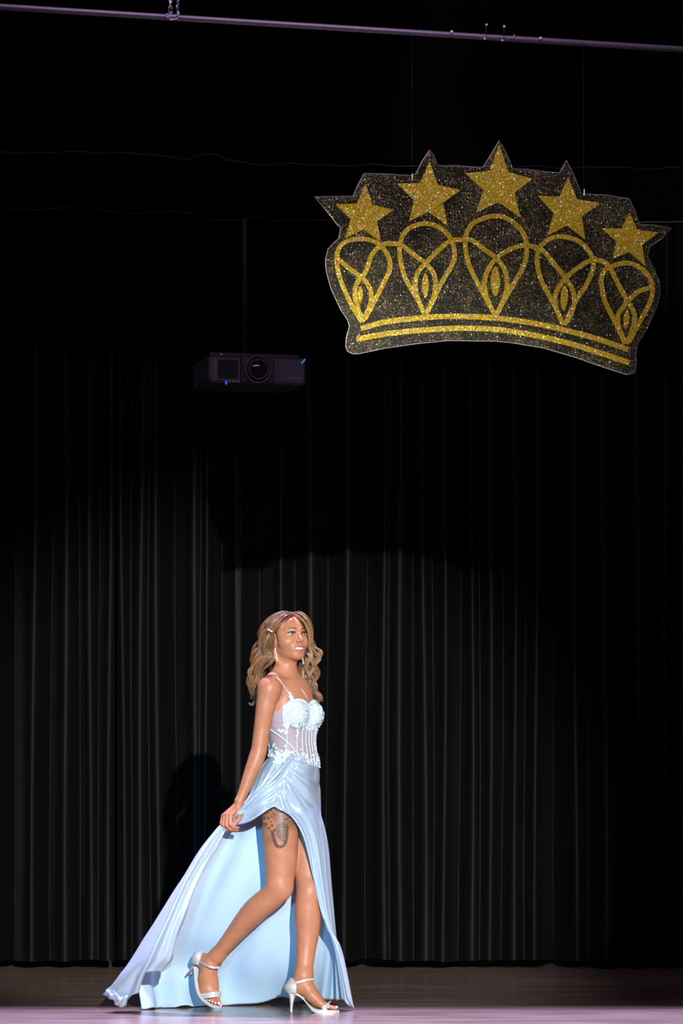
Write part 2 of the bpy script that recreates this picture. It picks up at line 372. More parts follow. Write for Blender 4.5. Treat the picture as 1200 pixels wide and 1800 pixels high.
def plate(loop, off0, off1, mb, bev=None):
    """extrude a closed outline on the crown plane between two offsets"""
    n = len(loop)
    a = [on_plane(x, y, off0) for x, y in loop]; b_ = [on_plane(x, y, off1) for x, y in loop]
    from mathutils.geometry import tessellate_polygon
    tris = tessellate_polygon([[Vector((x, y, 0)) for x, y in loop]])
    vs_ = a+b_; fs_ = [tuple(t) for t in tris] + [tuple(n+i for i in reversed(t)) for t in tris]
    fs_ += [(i, (i+1)%n, n+(i+1)%n, n+i) for i in range(n)]
    mb.add(vs_, fs_)
crown = empty('crown_cutout', 'large clear crown cutout with gold glitter stars and loops hanging over the stage', 'decoration', on_plane(865, 610))
mb = MB(); plate(outline, 0, .008, mb); adopt(mb.obj('clear_sheet', M_CLEAR, smooth=False), crown)
mb = MB(); mb.tube([on_plane(x, y, .004) for x, y in outline+outline[:2]], .0022, 5, cap=False); adopt(mb.obj('polished_edge', M_EDGE), crown)
def star5(top, r, br, bl, l):
    """five tips given; notches from crossing chords"""
    T = [Vector(p) for p in (top, r, br, bl, l)]; c = sum(T, Vector((0,0)))/5; out = []
    for i in range(5):
        out.append(tuple(T[i])); a, b2 = T[i], T[(i+1)%5]
        m_ = (a+b2)/2; out.append(tuple(c + (m_-c)*.56))
    return out
def cp(x, y): return (540+x/A, 230+y/A)
star_px = [star5(cp(184,172), cp(274,254), cp(232,356), cp(118,345), cp(88,236)),
           star5(cp(388,100), cp(488,190), cp(446,305), cp(322,292), cp(283,170)),
           star5(cp(610,45), cp(716,155), cp(680,280), cp(538,262), cp(503,138)),
           star5(cp(830,150), cp(934,233), cp(885,348), cp(765,336), cp(733,208)),
           star5(cp(1026,262), cp(1120,326), cp(1076,432), cp(972,410), cp(936,312))]
names = ['gold glitter star at the left end of the crown, tilted', 'gold glitter star second from the crown left end', 'largest gold glitter star at the crown centre', 'gold glitter star second from the crown right end', 'smallest gold glitter star at the crown right end']
for s_, nm in zip(star_px, names):
    mb = MB(); plate(s_, .0085, .013, mb); o = adopt(mb.obj('glitter_star', M_GOLD, smooth=False), crown); o['label'] = nm
def ribbon(pts, wpx, name, lab=None, sub=6, closed=False, off=(.0085,.0125)):
    c = [tuple(p) for p in pts]
    if closed: c = [c[-1]]+c+[c[0], c[1]]
    s_ = catmull(c, sub)
    if closed: s_ = s_[sub:-sub]
    n = len(s_); vs_ = []; fs_ = []
    for i in range(n):
        t = s_[min(i+1,n-1)]-s_[max(i-1,0)]; t = t/(np.linalg.norm(t)+1e-9); q = np.array([-t[1], t[0]])*wpx/2
        for sg, of in ((1,off[1]),(-1,off[1]),(-1,off[0]),(1,off[0])):
            p = s_[i]+q*sg; vs_.append(on_plane(p[0], p[1], of))
    for i in range(n-1):
        for k in range(4): fs_.append((i*4+k, i*4+(k+1)%4, (i+1)*4+(k+1)%4, (i+1)*4+k))
    fs_ += [(0,1,2,3), ((n-1)*4+3,(n-1)*4+2,(n-1)*4+1,(n-1)*4)]
    mb = MB(); mb.add(vs_, fs_); o = adopt(mb.obj(name, M_GOLD, smooth=False), crown)
    if lab: o['label'] = lab
    return o
ribbon([cp(x,y) for x,y in [(168,633),(250,612),(370,598),(480,594),(600,600),(720,616),(840,643),(930,668),(1022,700)]], 9.5, 'crown_band', 'upper gold glitter band of the crown')
ribbon([cp(x,y) for x,y in [(155,667),(250,650),(370,638),(480,632),(600,636),(720,654),(840,682),(930,710),(1026,742)]], 9.5, 'crown_band', 'lower gold glitter band of the crown')
# loops: outer teardrop, crossing inner strands, and small spindle petals
W = 8.0
def loop_set(tear, inner1, inner2, spindle, k):
    d = [0, -.0002, .0002, .0004][k % 4]
    ribbon(tear, W, 'teardrop_loop', off=(.0085,.0125+d))
    ribbon(inner1, W, 'crossing_strand', off=(.0085,.0128+d))
    ribbon(inner2, W, 'crossing_strand', off=(.0085,.0131+d))
    cx = [p[0] for p in spindle]; 
    mb = MB(); plate(spindle, .0085, .0125, mb); adopt(mb.obj('spindle_petal', M_GOLD, smooth=False), crown)
def oval(cx, cy, w_, h_, tilt):
    return [(cx + math.cos(a)*abs(math.cos(a))**.5*w_*math.cos(tilt) - math.sin(a)*h_*math.sin(tilt), cy + math.sin(a)*h_*math.cos(tilt) + math.cos(a)*abs(math.cos(a))**.5*w_*math.sin(tilt)) for a in [2*PI*k/16 for k in range(16)]]
loop_set([cp(x,y) for x,y in [(172,612),(140,560),(105,480),(92,420),(100,375),(130,352),(180,347),(225,362),(255,400),(262,440),(245,480),(215,540),(180,605)]],
         [cp(x,y) for x,y in [(96,410),(130,440),(165,465),(190,490),(202,525),(195,565),(172,612)]],
         [cp(x,y) for x,y in [(300,365),(245,362),(205,395),(185,450),(155,490),(150,530),(160,570),(172,612)]], oval(632,518.5,4.5,16,.05), 0)
loop_set([cp(x,y) for x,y in [(372,588),(350,540),(310,470),(293,400),(297,350),(320,315),(370,298),(420,310),(455,345),(468,390),(460,430),(430,480),(400,540),(378,588)]],
         [cp(x,y) for x,y in [(245,362),(295,366),(335,395),(375,425),(402,460),(406,510),(392,555),(374,588)]],
         [cp(x,y) for x,y in [(490,350),(455,352),(415,385),(380,420),(350,455),(342,500),(355,550),(372,588)]], oval(746,502,6,22,.0), 1)
loop_set([cp(x,y) for x,y in [(598,592),(565,530),(520,445),(503,380),(506,330),(535,292),(600,273),(650,290),(688,330),(698,380),(690,430),(660,485),(625,545),(600,590)]],
         [cp(x,y) for x,y in [(470,350),(520,350),(560,378),(600,408),(628,445),(635,500),(620,550),(600,592)]],
         [cp(x,y) for x,y in [(750,385),(700,367),(650,378),(605,405),(575,445),(563,495),(575,545),(598,592)]], oval(869,495,8.5,27,.0), 2)
loop_set([cp(x,y) for x,y in [(815,622),(785,555),(745,480),(732,420),(740,375),(775,345),(820,340),(870,358),(905,400),(910,440),(890,490),(855,545),(820,620)]],
         [cp(x,y) for x,y in [(700,367),(745,380),(785,425),(820,470),(845,510),(850,550),(838,590),(818,622)]],
         [cp(x,y) for x,y in [(965,440),(940,418),(900,416),(860,440),(820,475),(793,515),(790,560),(815,622)]], oval(990,524,6.5,23,.05), 3)
loop_set([cp(x,y) for x,y in [(1013,682),(985,620),(950,550),(937,490),(945,450),(980,430),(1030,425),(1075,450),(1098,490),(1095,540),(1065,600),(1025,675)]],
         [cp(x,y) for x,y in [(900,416),(940,418),(965,440),(990,490),(1020,545),(1042,585),(1038,630),(1017,682)]],
         [cp(x,y) for x,y in [(1092,503),(1055,515),(1020,548),(992,585),(990,620),(1000,650),(1013,682)]], oval(1099,562,5,18,.08), 0)
def batten_z(px): return 12 + px*.0625
for px, py in ((723,318),(1025,345)):
    mb = MB(); mb.tube([on_plane(px, py, .004), on_plane(px, batten_z(px)+6, .004)], .0007, 4); adopt(mb.obj('hanging_wire', M_WIRE), crown)
    mb = MB(); mb.tube([on_plane(px, py-12, .012), on_plane(px, py, .012)], .002, 5); adopt(mb.obj('wire_clip', M_GLINT), crown)

# ---- batten pipe
bat = empty('batten_pipe', 'long lavender-lit metal pipe spanning the top of the stage', 'pipe', on_plane(600, batten_z(600)))
mb = MB(); mb.tube([on_plane(-500, batten_z(-500), 0), on_plane(1700, batten_z(1700), 0)], .0125, 14); adopt(mb.obj('pipe', M_PIPE), bat)
for px, py, r_ in ((792,57.5,3.1),(948,68.5,3.1),(853,45,2.6),(884,48,2.6),(850,69.5,2.2),(881,72.5,2.2)):
    mb = MB(); mb.ell(on_plane(px, py, .014), (r_*PXM*.9,)*3, nu=10, nv=6); adopt(mb.obj('bolt', M_BOLT), bat)
for s_ in (-16, 16):
    mb = MB(); mb.tube([on_plane(868+s_, 44, .012), on_plane(868+s_, 73, .012)], .0015, 6); adopt(mb.obj('clamp_strap', M_PROJ2), bat)
mb = MB(); mb.tube([on_plane(904, 61, .0), on_plane(900, 68, .015), on_plane(894, 71, .0)], .0035, 6); o = adopt(mb.obj('tape_wrap', simple('pink_tape', (.55,.08,.28), .5)), bat); o['label'] = 'small pink tape on the pipe'
# ---- chain hanging in front of the pipe
ch = empty('hanging_chain', 'short steel link chain hanging over the pipe at the top left', 'chain', on_plane(300, 42, .04))
def link(c, R, L, wd, r):
    pts = []
    for k in range(20):
        a = 2*PI*k/20; x = math.cos(a)*wd; z = math.sin(a)*wd + (L if math.sin(a) > 0 else -L)
        pts.append(Vector(c) + R @ Vector((x, 0, z)))
    m_ = MB(); m_.tube(pts+pts[:2], r, 7, cap=False); return adopt(m_.obj('chain_link', M_STEEL), ch)
for strand, (x0, xs_) in enumerate(((296,-1.5),(307,.8))):
    for k in range(9):
        R = Matrix.Rotation(YAW + (.35 if k % 2 else 1.25) + strand*.5, 3, 'Z') @ Matrix.Rotation(.12*((k*7+strand*3) % 5-2), 3, 'Y')
        link(on_plane(x0+xs_*k*.25, 33-k*10.5, .045+strand*.012), R, .010, .0075, .0026)
link(on_plane(300,36.5,.06), Matrix.Rotation(YAW,3,'Z') @ Matrix.Rotation(1.35,3,'Y'), .009, .008, .0028)
link(on_plane(292,35,.055), Matrix.Rotation(YAW,3,'Z') @ Matrix.Rotation(2.2,3,'Y'), .008, .0065, .0026)

# ================================================================== PROJECTOR
PY = 18.0; pc = Vector(((441-600)*PY/FPX, PY, EYE+(HOR-656)*PY/FPX))
PR = Matrix.Rotation(math.radians(14), 3, 'Z')
proj = empty('ceiling_projector', 'black video projector hung upside down from a ceiling pole', 'projector', pc)
def pp(x, y, z): return pc + PR @ Vector((x, y, z))
def rbox(mb, c, h, bev=.012):
    """box with chamfered vertical and horizontal edges"""
    a, b_, c_ = h; vs_ = []
    rings = [(-c_, bev), (-c_+bev, 0), (c_-bev, 0), (c_, bev)]
    for z, ins in rings:
        xx, yy = a-ins, b_-ins
        for (x, y) in ((-xx+bev,-yy),(xx-bev,-yy),(xx,-yy+bev),(xx,yy-bev),(xx-bev,yy),(-xx+bev,yy),(-xx,yy-bev),(-xx,-yy+bev)):
            vs_.append(pc + PR @ (Vector(c)+Vector((x, y, z))))
    fs_ = []
    for j in range(3):
        for k in range(8): fs_.append((j*8+k, j*8+(k+1)%8, (j+1)*8+(k+1)%8, (j+1)*8+k))
    fs_.append(tuple(range(7,-1,-1))); fs_.append(tuple(24+k for k in range(8)))
    mb.add(vs_, fs_)
S = PY/FPX
hw, hh, hd = 88*S, 24*S, .20
mb = MB(); rbox(mb, (0, hd*.0+.05, 0), (hw, hd, hh)); adopt(mb.obj('housing', M_PROJ, smooth=False), proj)
mb = MB(); rbox(mb, (0, .08, hh+.012), (hw*.92, hd*.8, .014), .006); adopt(mb.obj('mount_plate', M_PROJ2, smooth=False), proj)
fy = .05-hd
# lens recess, rings
mb = MB(); rbox(mb, (-.0, fy-.004, 0), (30*S, .008, 23*S), .004); adopt(mb.obj('lens_recess', M_PROJ2, smooth=False), proj)
def ring(c, r0, r1, dep, n=36):
    m_ = MB(); vs_ = []; fs_ = []
    for k in range(n):
        a = 2*PI*k/n
        for (r, y) in ((r1, 0), (r1, -dep), (r0, -dep), (r0, 0)):
            vs_.append(pp(c[0]+math.cos(a)*r, c[1]+y, c[2]+math.sin(a)*r))
    for k in range(n):
        for j in range(4): fs_.append((k*4+j, ((k+1)%n)*4+j, ((k+1)%n)*4+(j+1)%4, k*4+(j+1)%4))
    m_.add(vs_, fs_); return m_
for r0, r1, dep, mt in ((21,25,.020,M_PROJ),(15.5,18.5,.032,M_PROJ)):
    o = adopt(ring((0, fy-.008, 0), r0*S, r1*S, dep).obj('lens_ring', mt), proj)
mb = MB(); mb.ell(pp(0, fy-.012, 0), (15*S, .012, 15*S), PR, 24, 12); adopt(mb.obj('lens', M_LENS), proj)
for k in range(14):                                     # intake slats
    mb = MB(); mb.box(pp((-52)*S, fy-.003, (15.5-k*2.35)*S), (17.5*S, .004, .55*S), PR); adopt(mb.obj('vent_slat', M_PROJ2, smooth=False), proj)
mb = MB(); mb.box(pp(-76*S, fy-.002, -1*S), (2.3*S, .004, 20*S), PR); adopt(mb.obj('corner_trim', simple('trim_grey', (.09,.10,.09), .4), smooth=False), proj)
mbg = MB()
for k in range(12):
    for j in range(7): mbg.box(pp(-hw-.001, fy+.06+k*.026, (-18+j*5.6)*S), (.002, .008, 1.2*S), PR)
o = adopt(mbg.obj('side_grille', simple('grille_grey', (.11,.11,.12), .5), smooth=False), proj); o['kind'] = 'stuff'
for k in range(5):
    mb = MB(); mb.ell(pp((-54+k*5.2)*S, fy-.004, -21.3*S), (.8*S, .002, .8*S), PR, 8, 5); adopt(mb.obj('status_light', M_LEDW), proj)
mb = MB(); mb.box(pp(-56*S, fy-.006, -24.5*S), (1.2*S, .003, 2.8*S), PR @ Matrix.Rotation(-.3,3,'Y')); o = adopt(mb.obj('blue_indicator', M_LEDB, smooth=False), proj); o['label'] = 'lit blue indicator'
mb = MB(); mb.ell(pp(-64*S, fy-.0, 25.5*S), (1.1*S,)*3, PR, 8, 5); o = adopt(mb.obj('red_indicator', M_LEDR), proj); o['label'] = 'lit red indicator'
mb = MB(); mb.box(pp(82*S, fy-.006, 17*S), (1.3*S, .003, 5*S), PR @ Matrix.Rotation(.7,3,'Y')); o = adopt(mb.obj('corner_light', M_BLUEMARK, smooth=False), proj); o['label'] = 'small blue light at the upper corner'
mb = MB(); mb.tube([pp(-18*S, 0, hh+.02), pp(60*S, -.02, hh+.024)], .008, 8); mb.tube([pp(-40*S, .1, hh+.02), pp(-8*S, .1, hh+.035)], .008, 8); adopt(mb.obj('mount_arm', M_PROJ2), proj)
mb = MB(); mb.tube([pp(-4*S, .1, hh+.015), pp(-4*S, .1, 7.6-pc.z)], .020, 16); adopt(mb.obj('ceiling_pole', simple('pole_grey', (.022,.022,.026), .45)), proj)
mb = MB(); mb.tube([pp(-4*S, .1, hh+.012), pp(-4*S, .1, hh+.055)], .034, 16); adopt(mb.obj('pole_flange', M_PROJ2), proj)
tx = bpy.data.curves.new('brand_print', 'FONT'); tx.body = 'EPSON'; tx.size = 7.6*S; tx.extrude = .0008; tx.align_x='CENTER'; tx.align_y='CENTER'; tx.space_character = 1.02
to = bpy.data.objects.new('tmp', tx); C.objects.link(to)
dg = bpy.context.evaluated_depsgraph_get(); me = bpy.data.meshes.new_from_object(to.evaluated_get(dg)); bpy.data.objects.remove(to)
o = bpy.data.objects.new('brand_print', me); C.objects.link(o); me.materials.clear(); me.materials.append(M_LOGO)
me.transform(PR.to_4x4() @ Matrix.Rotation(PI, 4, 'Y') @ Matrix.Rotation(PI/2, 4, 'X'))
o.location = pp(68*S, fy-.001, -12*S); adopt(o, proj)

# ================================================================== THE WOMAN
def vec(*a): return np.array(a, float)
class Grid:
    def __init__(s, X, Y, Z, big=1.0):
        s.X, s.Y, s.Z = X, Y, Z; s.f = np.full((len(X), len(Y), len(Z)), big, np.float32)
    def sub(s, lo, hi):
        i0, i1 = np.searchsorted(s.X, [lo[0], hi[0]]); j0, j1 = np.searchsorted(s.Y, [lo[1], hi[1]]); k0, k1 = np.searchsorted(s.Z, [lo[2], hi[2]])
        sl = (slice(i0, i1), slice(j0, j1), slice(k0, k1))
        return sl, s.X[i0:i1, None, None], s.Y[None, j0:j1, None], s.Z[None, None, k0:k1]
    def comb(s, sl, d, k, subtract=False):
        f = s.f[sl]
        if f.size == 0: return
        if subtract:
            d = -d; h = np.clip(.5-.5*(d-f)/k*(-1)*(-1), 0, 1)
            h = np.clip(.5+.5*(d-f)/k, 0, 1); s.f[sl] = f*(1-h)+d*h + k*h*(1-h)
        else:
            h = np.clip(.5+.5*(f-d)/k, 0, 1); s.f[sl] = f*(1-h)+d*h - k*h*(1-h)
    def limb(s, pts, rad, k):
        pts = np.array(pts, float); rad = np.array(rad, float); m = rad.max()+k+.03
        sl, X, Y, Z = s.sub(pts.min(0)-m, pts.max(0)+m)
        D = np.full((X.shape[0], Y.shape[1], Z.shape[2]), 1.0, np.float32)
        loc = Grid(X[:,0,0], Y[0,:,0], Z[0,0,:])
        for a, b_, r1, r2 in zip(pts[:-1], pts[1:], rad[:-1], rad[1:]):
            ss, x, y, z = loc.sub(np.minimum(a, b_)-m, np.maximum(a, b_)+m)
            ab = b_-a; L = max((ab*ab).sum(), 1e-12)
            t = np.clip(((x-a[0])*ab[0]+(y-a[1])*ab[1]+(z-a[2])*ab[2])/L, 0, 1)
            dx, dy, dz = x-a[0]-t*ab[0], y-a[1]-t*ab[1], z-a[2]-t*ab[2]
            d = (np.sqrt(dx*dx+dy*dy+dz*dz)-(r1+(r2-r1)*t)).astype(np.float32)
            loc.f[ss] = np.minimum(loc.f[ss], d)
        s.comb(sl, loc.f, k)
    def cap(s, a, b_, r1, r2, k=.012, subtract=False, flat=None):
        a = np.array(a, float); b_ = np.array(b_, float); m = max(r1, r2)+k+.03
        sl, X, Y, Z = s.sub(np.minimum(a, b_)-m, np.maximum(a, b_)+m)
        ab = b_-a; L = max((ab*ab).sum(), 1e-12)
        t = np.clip(((X-a[0])*ab[0]+(Y-a[1])*ab[1]+(Z-a[2])*ab[2])/L, 0, 1)
        dx, dy, dz = X-a[0]-t*ab[0], Y-a[1]-t*ab[1], Z-a[2]-t*ab[2]
        d = np.sqrt(dx*dx+dy*dy+dz*dz)-(r1+(r2-r1)*t)
        s.comb(sl, d.astype(np.float32), k, subtract)
    def ell(s, c, r, R=None, k=.015, subtract=False):
        """R rows = local axes"""
        c = np.array(c, float); r = np.array(r, float); m = r.max()+k+.03
        sl, X, Y, Z = s.sub(c-m, c+m)
        dx, dy, dz = X-c[0], Y-c[1], Z-c[2]
        if R is None: u, v, w_ = dx, dy, dz
        else: u, v, w_ = [R[i][0]*dx+R[i][1]*dy+R[i][2]*dz for i in range(3)]
        k0 = np.sqrt((u/r[0])**2+(v/r[1])**2+(w_/r[2])**2); k1 = np.sqrt((u/r[0]**2)**2+(v/r[1]**2)**2+(w_/r[2]**2)**2)
        d = k0*(k0-1)/np.maximum(k1, 1e-6)
        s.comb(sl, d.astype(np.float32), k, subtract)
    def mesh(s, iso=0.0):
        f = s.f - iso; neg = f < 0
        nx, ny, nz = f.shape
        cnt = np.zeros((nx-1, ny-1, nz-1), np.uint8)
        for a in (0,1):
            for b_ in (0,1):
                for c in (0,1): cnt += neg[a:nx-1+a, b_:ny-1+b_, c:nz-1+c]
        act = (cnt > 0) & (cnt < 8); I, J, K = np.nonzero(act)
        idx = np.full(act.shape, -1, np.int32); idx[I, J, K] = np.arange(len(I))
        corners = [(a, b_, c) for a in (0,1) for b_ in (0,1) for c in (0,1)]
        val = {c: f[I+c[0], J+c[1], K+c[2]] for c in corners}
        acc = np.zeros((len(I), 3)); n = np.zeros(len(I))
        for c in corners:
            for ax in range(3):
                if c[ax] == 0:
                    d = list(c); d[ax] = 1; d = tuple(d)
                    va, vb = val[c], val[d]; m = (va < 0) != (vb < 0)
                    t = np.where(m, va/(va-vb+1e-20), 0)
                    p = np.array([c]*1, float).repeat(len(I), 0); p[:, ax] += t
                    acc[m] += p[m]; n[m] += 1
        acc /= n[:, None]
        def co(A, i, t): return A[i]*(1-t)+A[i+1]*t
        V = np.stack([co(s.X, I, acc[:,0]), co(s.Y, J, acc[:,1]), co(s.Z, K, acc[:,2])], 1)
        F = []
        for ax in range(3):
            sl0 = [slice(None)]*3; sl1 = [slice(None)]*3; sl0[ax] = slice(0,-1); sl1[ax] = slice(1,None)
            a, b_ = neg[tuple(sl0)], neg[tuple(sl1)]
            E = np.argwhere(a != b_)
            o1, o2 = [(1,2),(2,0),(0,1)][ax]
            ok = (E[:,o1] > 0) & (E[:,o2] > 0) & (E[:,o1] < f.shape[o1]-1) & (E[:,o2] < f.shape[o2]-1); E = E[ok]
            def g(d1, d2):
                q = E.copy(); q[:,o1] -= d1; q[:,o2] -= d2; return idx[q[:,0], q[:,1], q[:,2]]
            q = np.stack([g(1,1), g(0,1), g(0,0), g(1,0)], 1)
            inside = a[E[:,0], E[:,1], E[:,2]]
            q[~inside] = q[~inside][:, ::-1]; F.append(q)
        return V, np.concatenate(F)
def np_mesh(name, V, F, mat=None, parent=None):
    me = bpy.data.meshes.new(name); me.vertices.add(len(V)); me.vertices.foreach_set('co', np.asarray(V, np.float32).ravel())
    F = np.asarray(F, np.int32); n = F.shape[1]
    me.loops.add(F.size); me.loops.foreach_set('vertex_index', F.ravel())
    me.polygons.add(len(F)); me.polygons.foreach_set('loop_start', np.arange(len(F))*n); me.polygons.foreach_set('loop_total', np.full(len(F), n))
    me.polygons.foreach_set('use_smooth', np.ones(len(F), bool)); me.update(calc_edges=True)
    o = bpy.data.objects.new(name, me); C.objects.link(o)
    if mat: me.materials.append(mat)
    if parent: adopt(o, parent)
    return o
def grads(*segs):
    out = []
    for a, b_, st in segs: out.append(np.arange(a, b_, st))
    return np.concatenate(out).astype(np.float64)
x_l = P(334,0,.2)[0]; x_r = P(606,0,0)[0]
XA, XB = P(474,0,.1)[0], P(546,0,.1)[0]
GX = grads((x_l, XA, .0026), (XA, XB, .0018), (XB, x_r, .0026))
GY = grads((14.86, 15.03, .0026), (15.03, 15.20, .0018), (15.20, 15.50, .0028))
GZ = grads((-.005, .14, .0022), (.14, 1.53, .0028), (1.53, 1.82, .0018))
G = Grid(GX, GY, GZ)
# ---- torso: its own frame, turned toward the right of the picture
ty = math.radians(50)
tf = vec(math.sin(ty), -math.cos(ty), 0); tl = vec(math.cos(ty), math.sin(ty), 0); tz = vec(0,0,1)
TR = [tl, tf, tz]
def T(px, py, dy, l=0, f=0, z=0):
    return np.array(P(px, py, dy)) + tl*l + tf*f + tz*z
CHY = .12
G.ell(T(511,1252,CHY), (.128,.094,.165), TR, .02)
G.ell(T(509,1222,CHY), (.125,.078,.085), TR, .03)
G.ell(T(514,1312,CHY), (.108,.080,.13), TR, .05)
G.ell(T(509,1368,CHY), (.148,.106,.105), TR, .05)
for sg in (-1, 1):
    G.ell(T(506,1392,CHY, sg*.068, -.052), (.082,.080,.088), TR, .04)
    G.ell(T(512,1257,CHY, sg*.052, .067), (.047,.046,.054), TR, .022)
    G.cap(T(504,1196,CHY-.0, sg*.02, -.01), T(508,1207,CHY, (.135 if sg < 0 else .10), -.0), .034, .038, .03)      # shoulder yoke
    G.cap(T(503,1178,CHY, sg*.03, -.02), T(506,1200,CHY, sg*.11, -.01), .022, .028, .03)      # trapezius
    G.cap(T(505,1199,CHY, sg*.015, .055), T(507,1197,CHY, (-.125 if sg < 0 else .10), .036), .0085, .0085, .014)       # collarbone
G.ell(T(509,1345,CHY, 0, .055), (.09,.05,.09), TR, .04)
torso_f = G.f.copy()
# ---- neck and head
G.cap(P(504,1205,CHY), P(503,1150,CHY), .050, .044, .03)
G.cap(T(506,1196,CHY,.012,.035), T(498,1148,CHY,.055,-.02), .010, .012, .015)
G.cap(T(506,1196,CHY,-.012,.035), T(498,1148,CHY,-.055,-.02), .010, .012, .015)
hy, hp = math.radians(31), math.radians(9)
f0 = vec(math.sin(hy), -math.cos(hy), 0)
hl = vec(math.cos(hy), math.sin(hy), 0); hf = f0*math.cos(hp)+tz*math.sin(hp); hu = tz*math.cos(hp)-f0*math.sin(hp)
HR = [hl, hf, hu]; HO = np.array(P(508,1121,CHY))
def H(l, f, z): return HO + hl*l + hf*f + hu*z
G.ell(H(0,-.012,.034), (.066,.086,.072), HR, .02)
G.ell(H(0,.018,-.012), (.060,.066,.085), HR, .03)
G.ell(H(0,.042,.040), (.052,.038,.042), HR, .02)
G.ell(H(0,.026,-.062), (.043,.050,.040), HR, .03)
G.ell(H(0,.060,-.090), (.018,.019,.017), HR, .02)
for sg in (-1,1):
    G.cap(H(sg*.056,-.010,-.040), H(sg*.014,.060,-.090), .016, .012, .02)          # jaw line
    G.ell(H(sg*.038,.054,-.028), (.027,.022,.024), HR, .025)                          # cheek
    G.cap(H(sg*.044,.062,.022), H(sg*.014,.078,.019), .008, .008, .014)            # brow bone
    G.ell(H(sg*.030,.090,.001), (.015,.011,.010), HR, .008, subtract=True)
    G.cap(H(sg*.056,.030,.030), H(sg*.056,.034,-.03), .014, .014, .03)
    G.cap(H(sg*.046,.064,.002), H(sg*.018,.073,.0015), .0082, .0072, .004)
    G.cap(H(sg*.045,.066,.0085), H(sg*.019,.075,.0085), .0045, .004, .004)
G.cap(H(0,.078,.012), H(0,.095,-.024), .0072, .0082, .010)
G.ell(H(0,.099,-.029), (.0092,.0098,.0085), HR, .006)
for sg in (-1,1):
    G.ell(H(sg*.0118,.089,-.034), (.0066,.0090,.0066), HR, .005)
    G.ell(H(sg*.0068,.098,-.0400), (.0038,.0045,.0035), HR, .003, subtract=True)
G.ell(H(0,.060,-.062), (.034,.026,.022), HR, .015)
for sg in (-1,1):
    G.cap(H(sg*.029,.068,-.0540), H(sg*.014,.0815,-.0560), .0032, .0042, .006); G.cap(H(sg*.014,.0815,-.0560), H(0,.0865,-.0555), .0042, .0046, .006)
    G.cap(H(sg*.029,.068,-.0550), H(sg*.015,.079,-.0700), .0032, .0046, .006); G.cap(H(sg*.015,.079,-.0700), H(0,.083,-.0735), .0046, .0052, .006)
    G.ell(H(sg*.034,.064,-.052), (.004,.006,.006), HR, .006, subtract=True)
G.ell(H(0,.083,-.0632), (.0245,.0100,.0052), HR, .002, subtract=True)
for sg in (-1,1):                                                                   # ears
    G.ell(H(sg*.070,-.010,-.012), (.008,.017,.030), HR, .006)
    G.ell(H(sg*.077,-.006,-.008), (.006,.009,.016), HR, .004, subtract=True)
# ---- limbs
def chain(pts, k=.012):
    """pts (px,py,dy,r px); returns nothing, unions tapered segments on its own grid then into G"""
    c = catmull([list(P(p[0],p[1],p[2]))+[p[3]*(15+p[2])/FPX] for p in pts], 6)
    G.limb(c[:,:3], c[:,3], k)
# right arm
chain([(473,1208,.0,18.5),(467,1240,-.005,17.2),(461,1275,.0,14.8),(457.5,1300,.0,14.2),(455,1318,.0,14.2),(449,1338,-.005,14.2),(440,1360,-.01,12.2),(431,1384,-.015,10.0),(421,1408,-.02,7.8)], .012)
G.cap(T(507,1207,CHY,-.10,0), P(474,1212,.0), .045, .045, .03)
# left arm, swung back behind the body
chain([(537,1210,.21,15),(534,1240,.25,15),(528,1300,.31,13.5),(522,1318,.31,13),(512,1350,.30,12),(503,1384,.28,8),(500,1392,.275,7.5),(497,1404,.27,9)], .012)
G.cap(T(507,1207,CHY,.08,0), P(537,1212,.21), .040, .036, .03)
for q, (a, b_) in enumerate((((499,1402,.262),(497,1424,.258)),((497,1402,.27),(494,1426,.266)),((495,1402,.278),(491,1424,.276)),((493,1402,.286),(489,1420,.286)))):
    G.cap(P(*a), P(*b_), .009, .007, .003)
G.cap(P(501,1398,.262), P(504,1414,.250), .010, .008, .004)
# right hand gripping the skirt
chain([(420,1409,-.02,7.6),(418,1420,-.022,7.4)], .01)
knk = {'index':(405.5,1433,-.034), 'middle':(399.5,1432,-.026), 'ring':(394.8,1432.5,-.012), 'pinky':(391.8,1434,.004)}
for a in knk.values(): G.cap(P(419,1416,-.016), P(*a), .0165, .0088, .008)
G.cap(P(424,1424,-.01), P(408,1438,-.02), .013, .010, .008)
fing = [([(405.5,1433,-.034),(405,1449.5,-.056),(411,1454.5,-.050),(418.5,1455,-.036)], .0088,.0064),
        ([(399.5,1432,-.026),(398.3,1451,-.044),(405,1457.5,-.040),(417.5,1458.5,-.026)], .0088,.0064),
        ([(394.8,1432.5,-.012),(392.8,1450,-.026),(398.5,1458,-.022),(408,1459.5,-.010)], .0084,.006),
        ([(391.8,1434,.004),(388.8,1447,-.006),(392.5,1454,-.004),(399,1457,.006)], .0078,.0056)]
for pts, ra, rb in fing:
    m = len(pts)-1
    for i in range(m): G.cap(P(*pts[i]), P(*pts[i+1]), ra+(rb-ra)*i/m, ra+(rb-ra)*(i+1)/m, .0022)
G.cap(P(424,1424,-.016), P(419.5,1440,-.040), .0115, .0098, .006)
G.cap(P(419.5,1440,-.040), P(411.5,1450,-.050), .0095, .0072, .003)
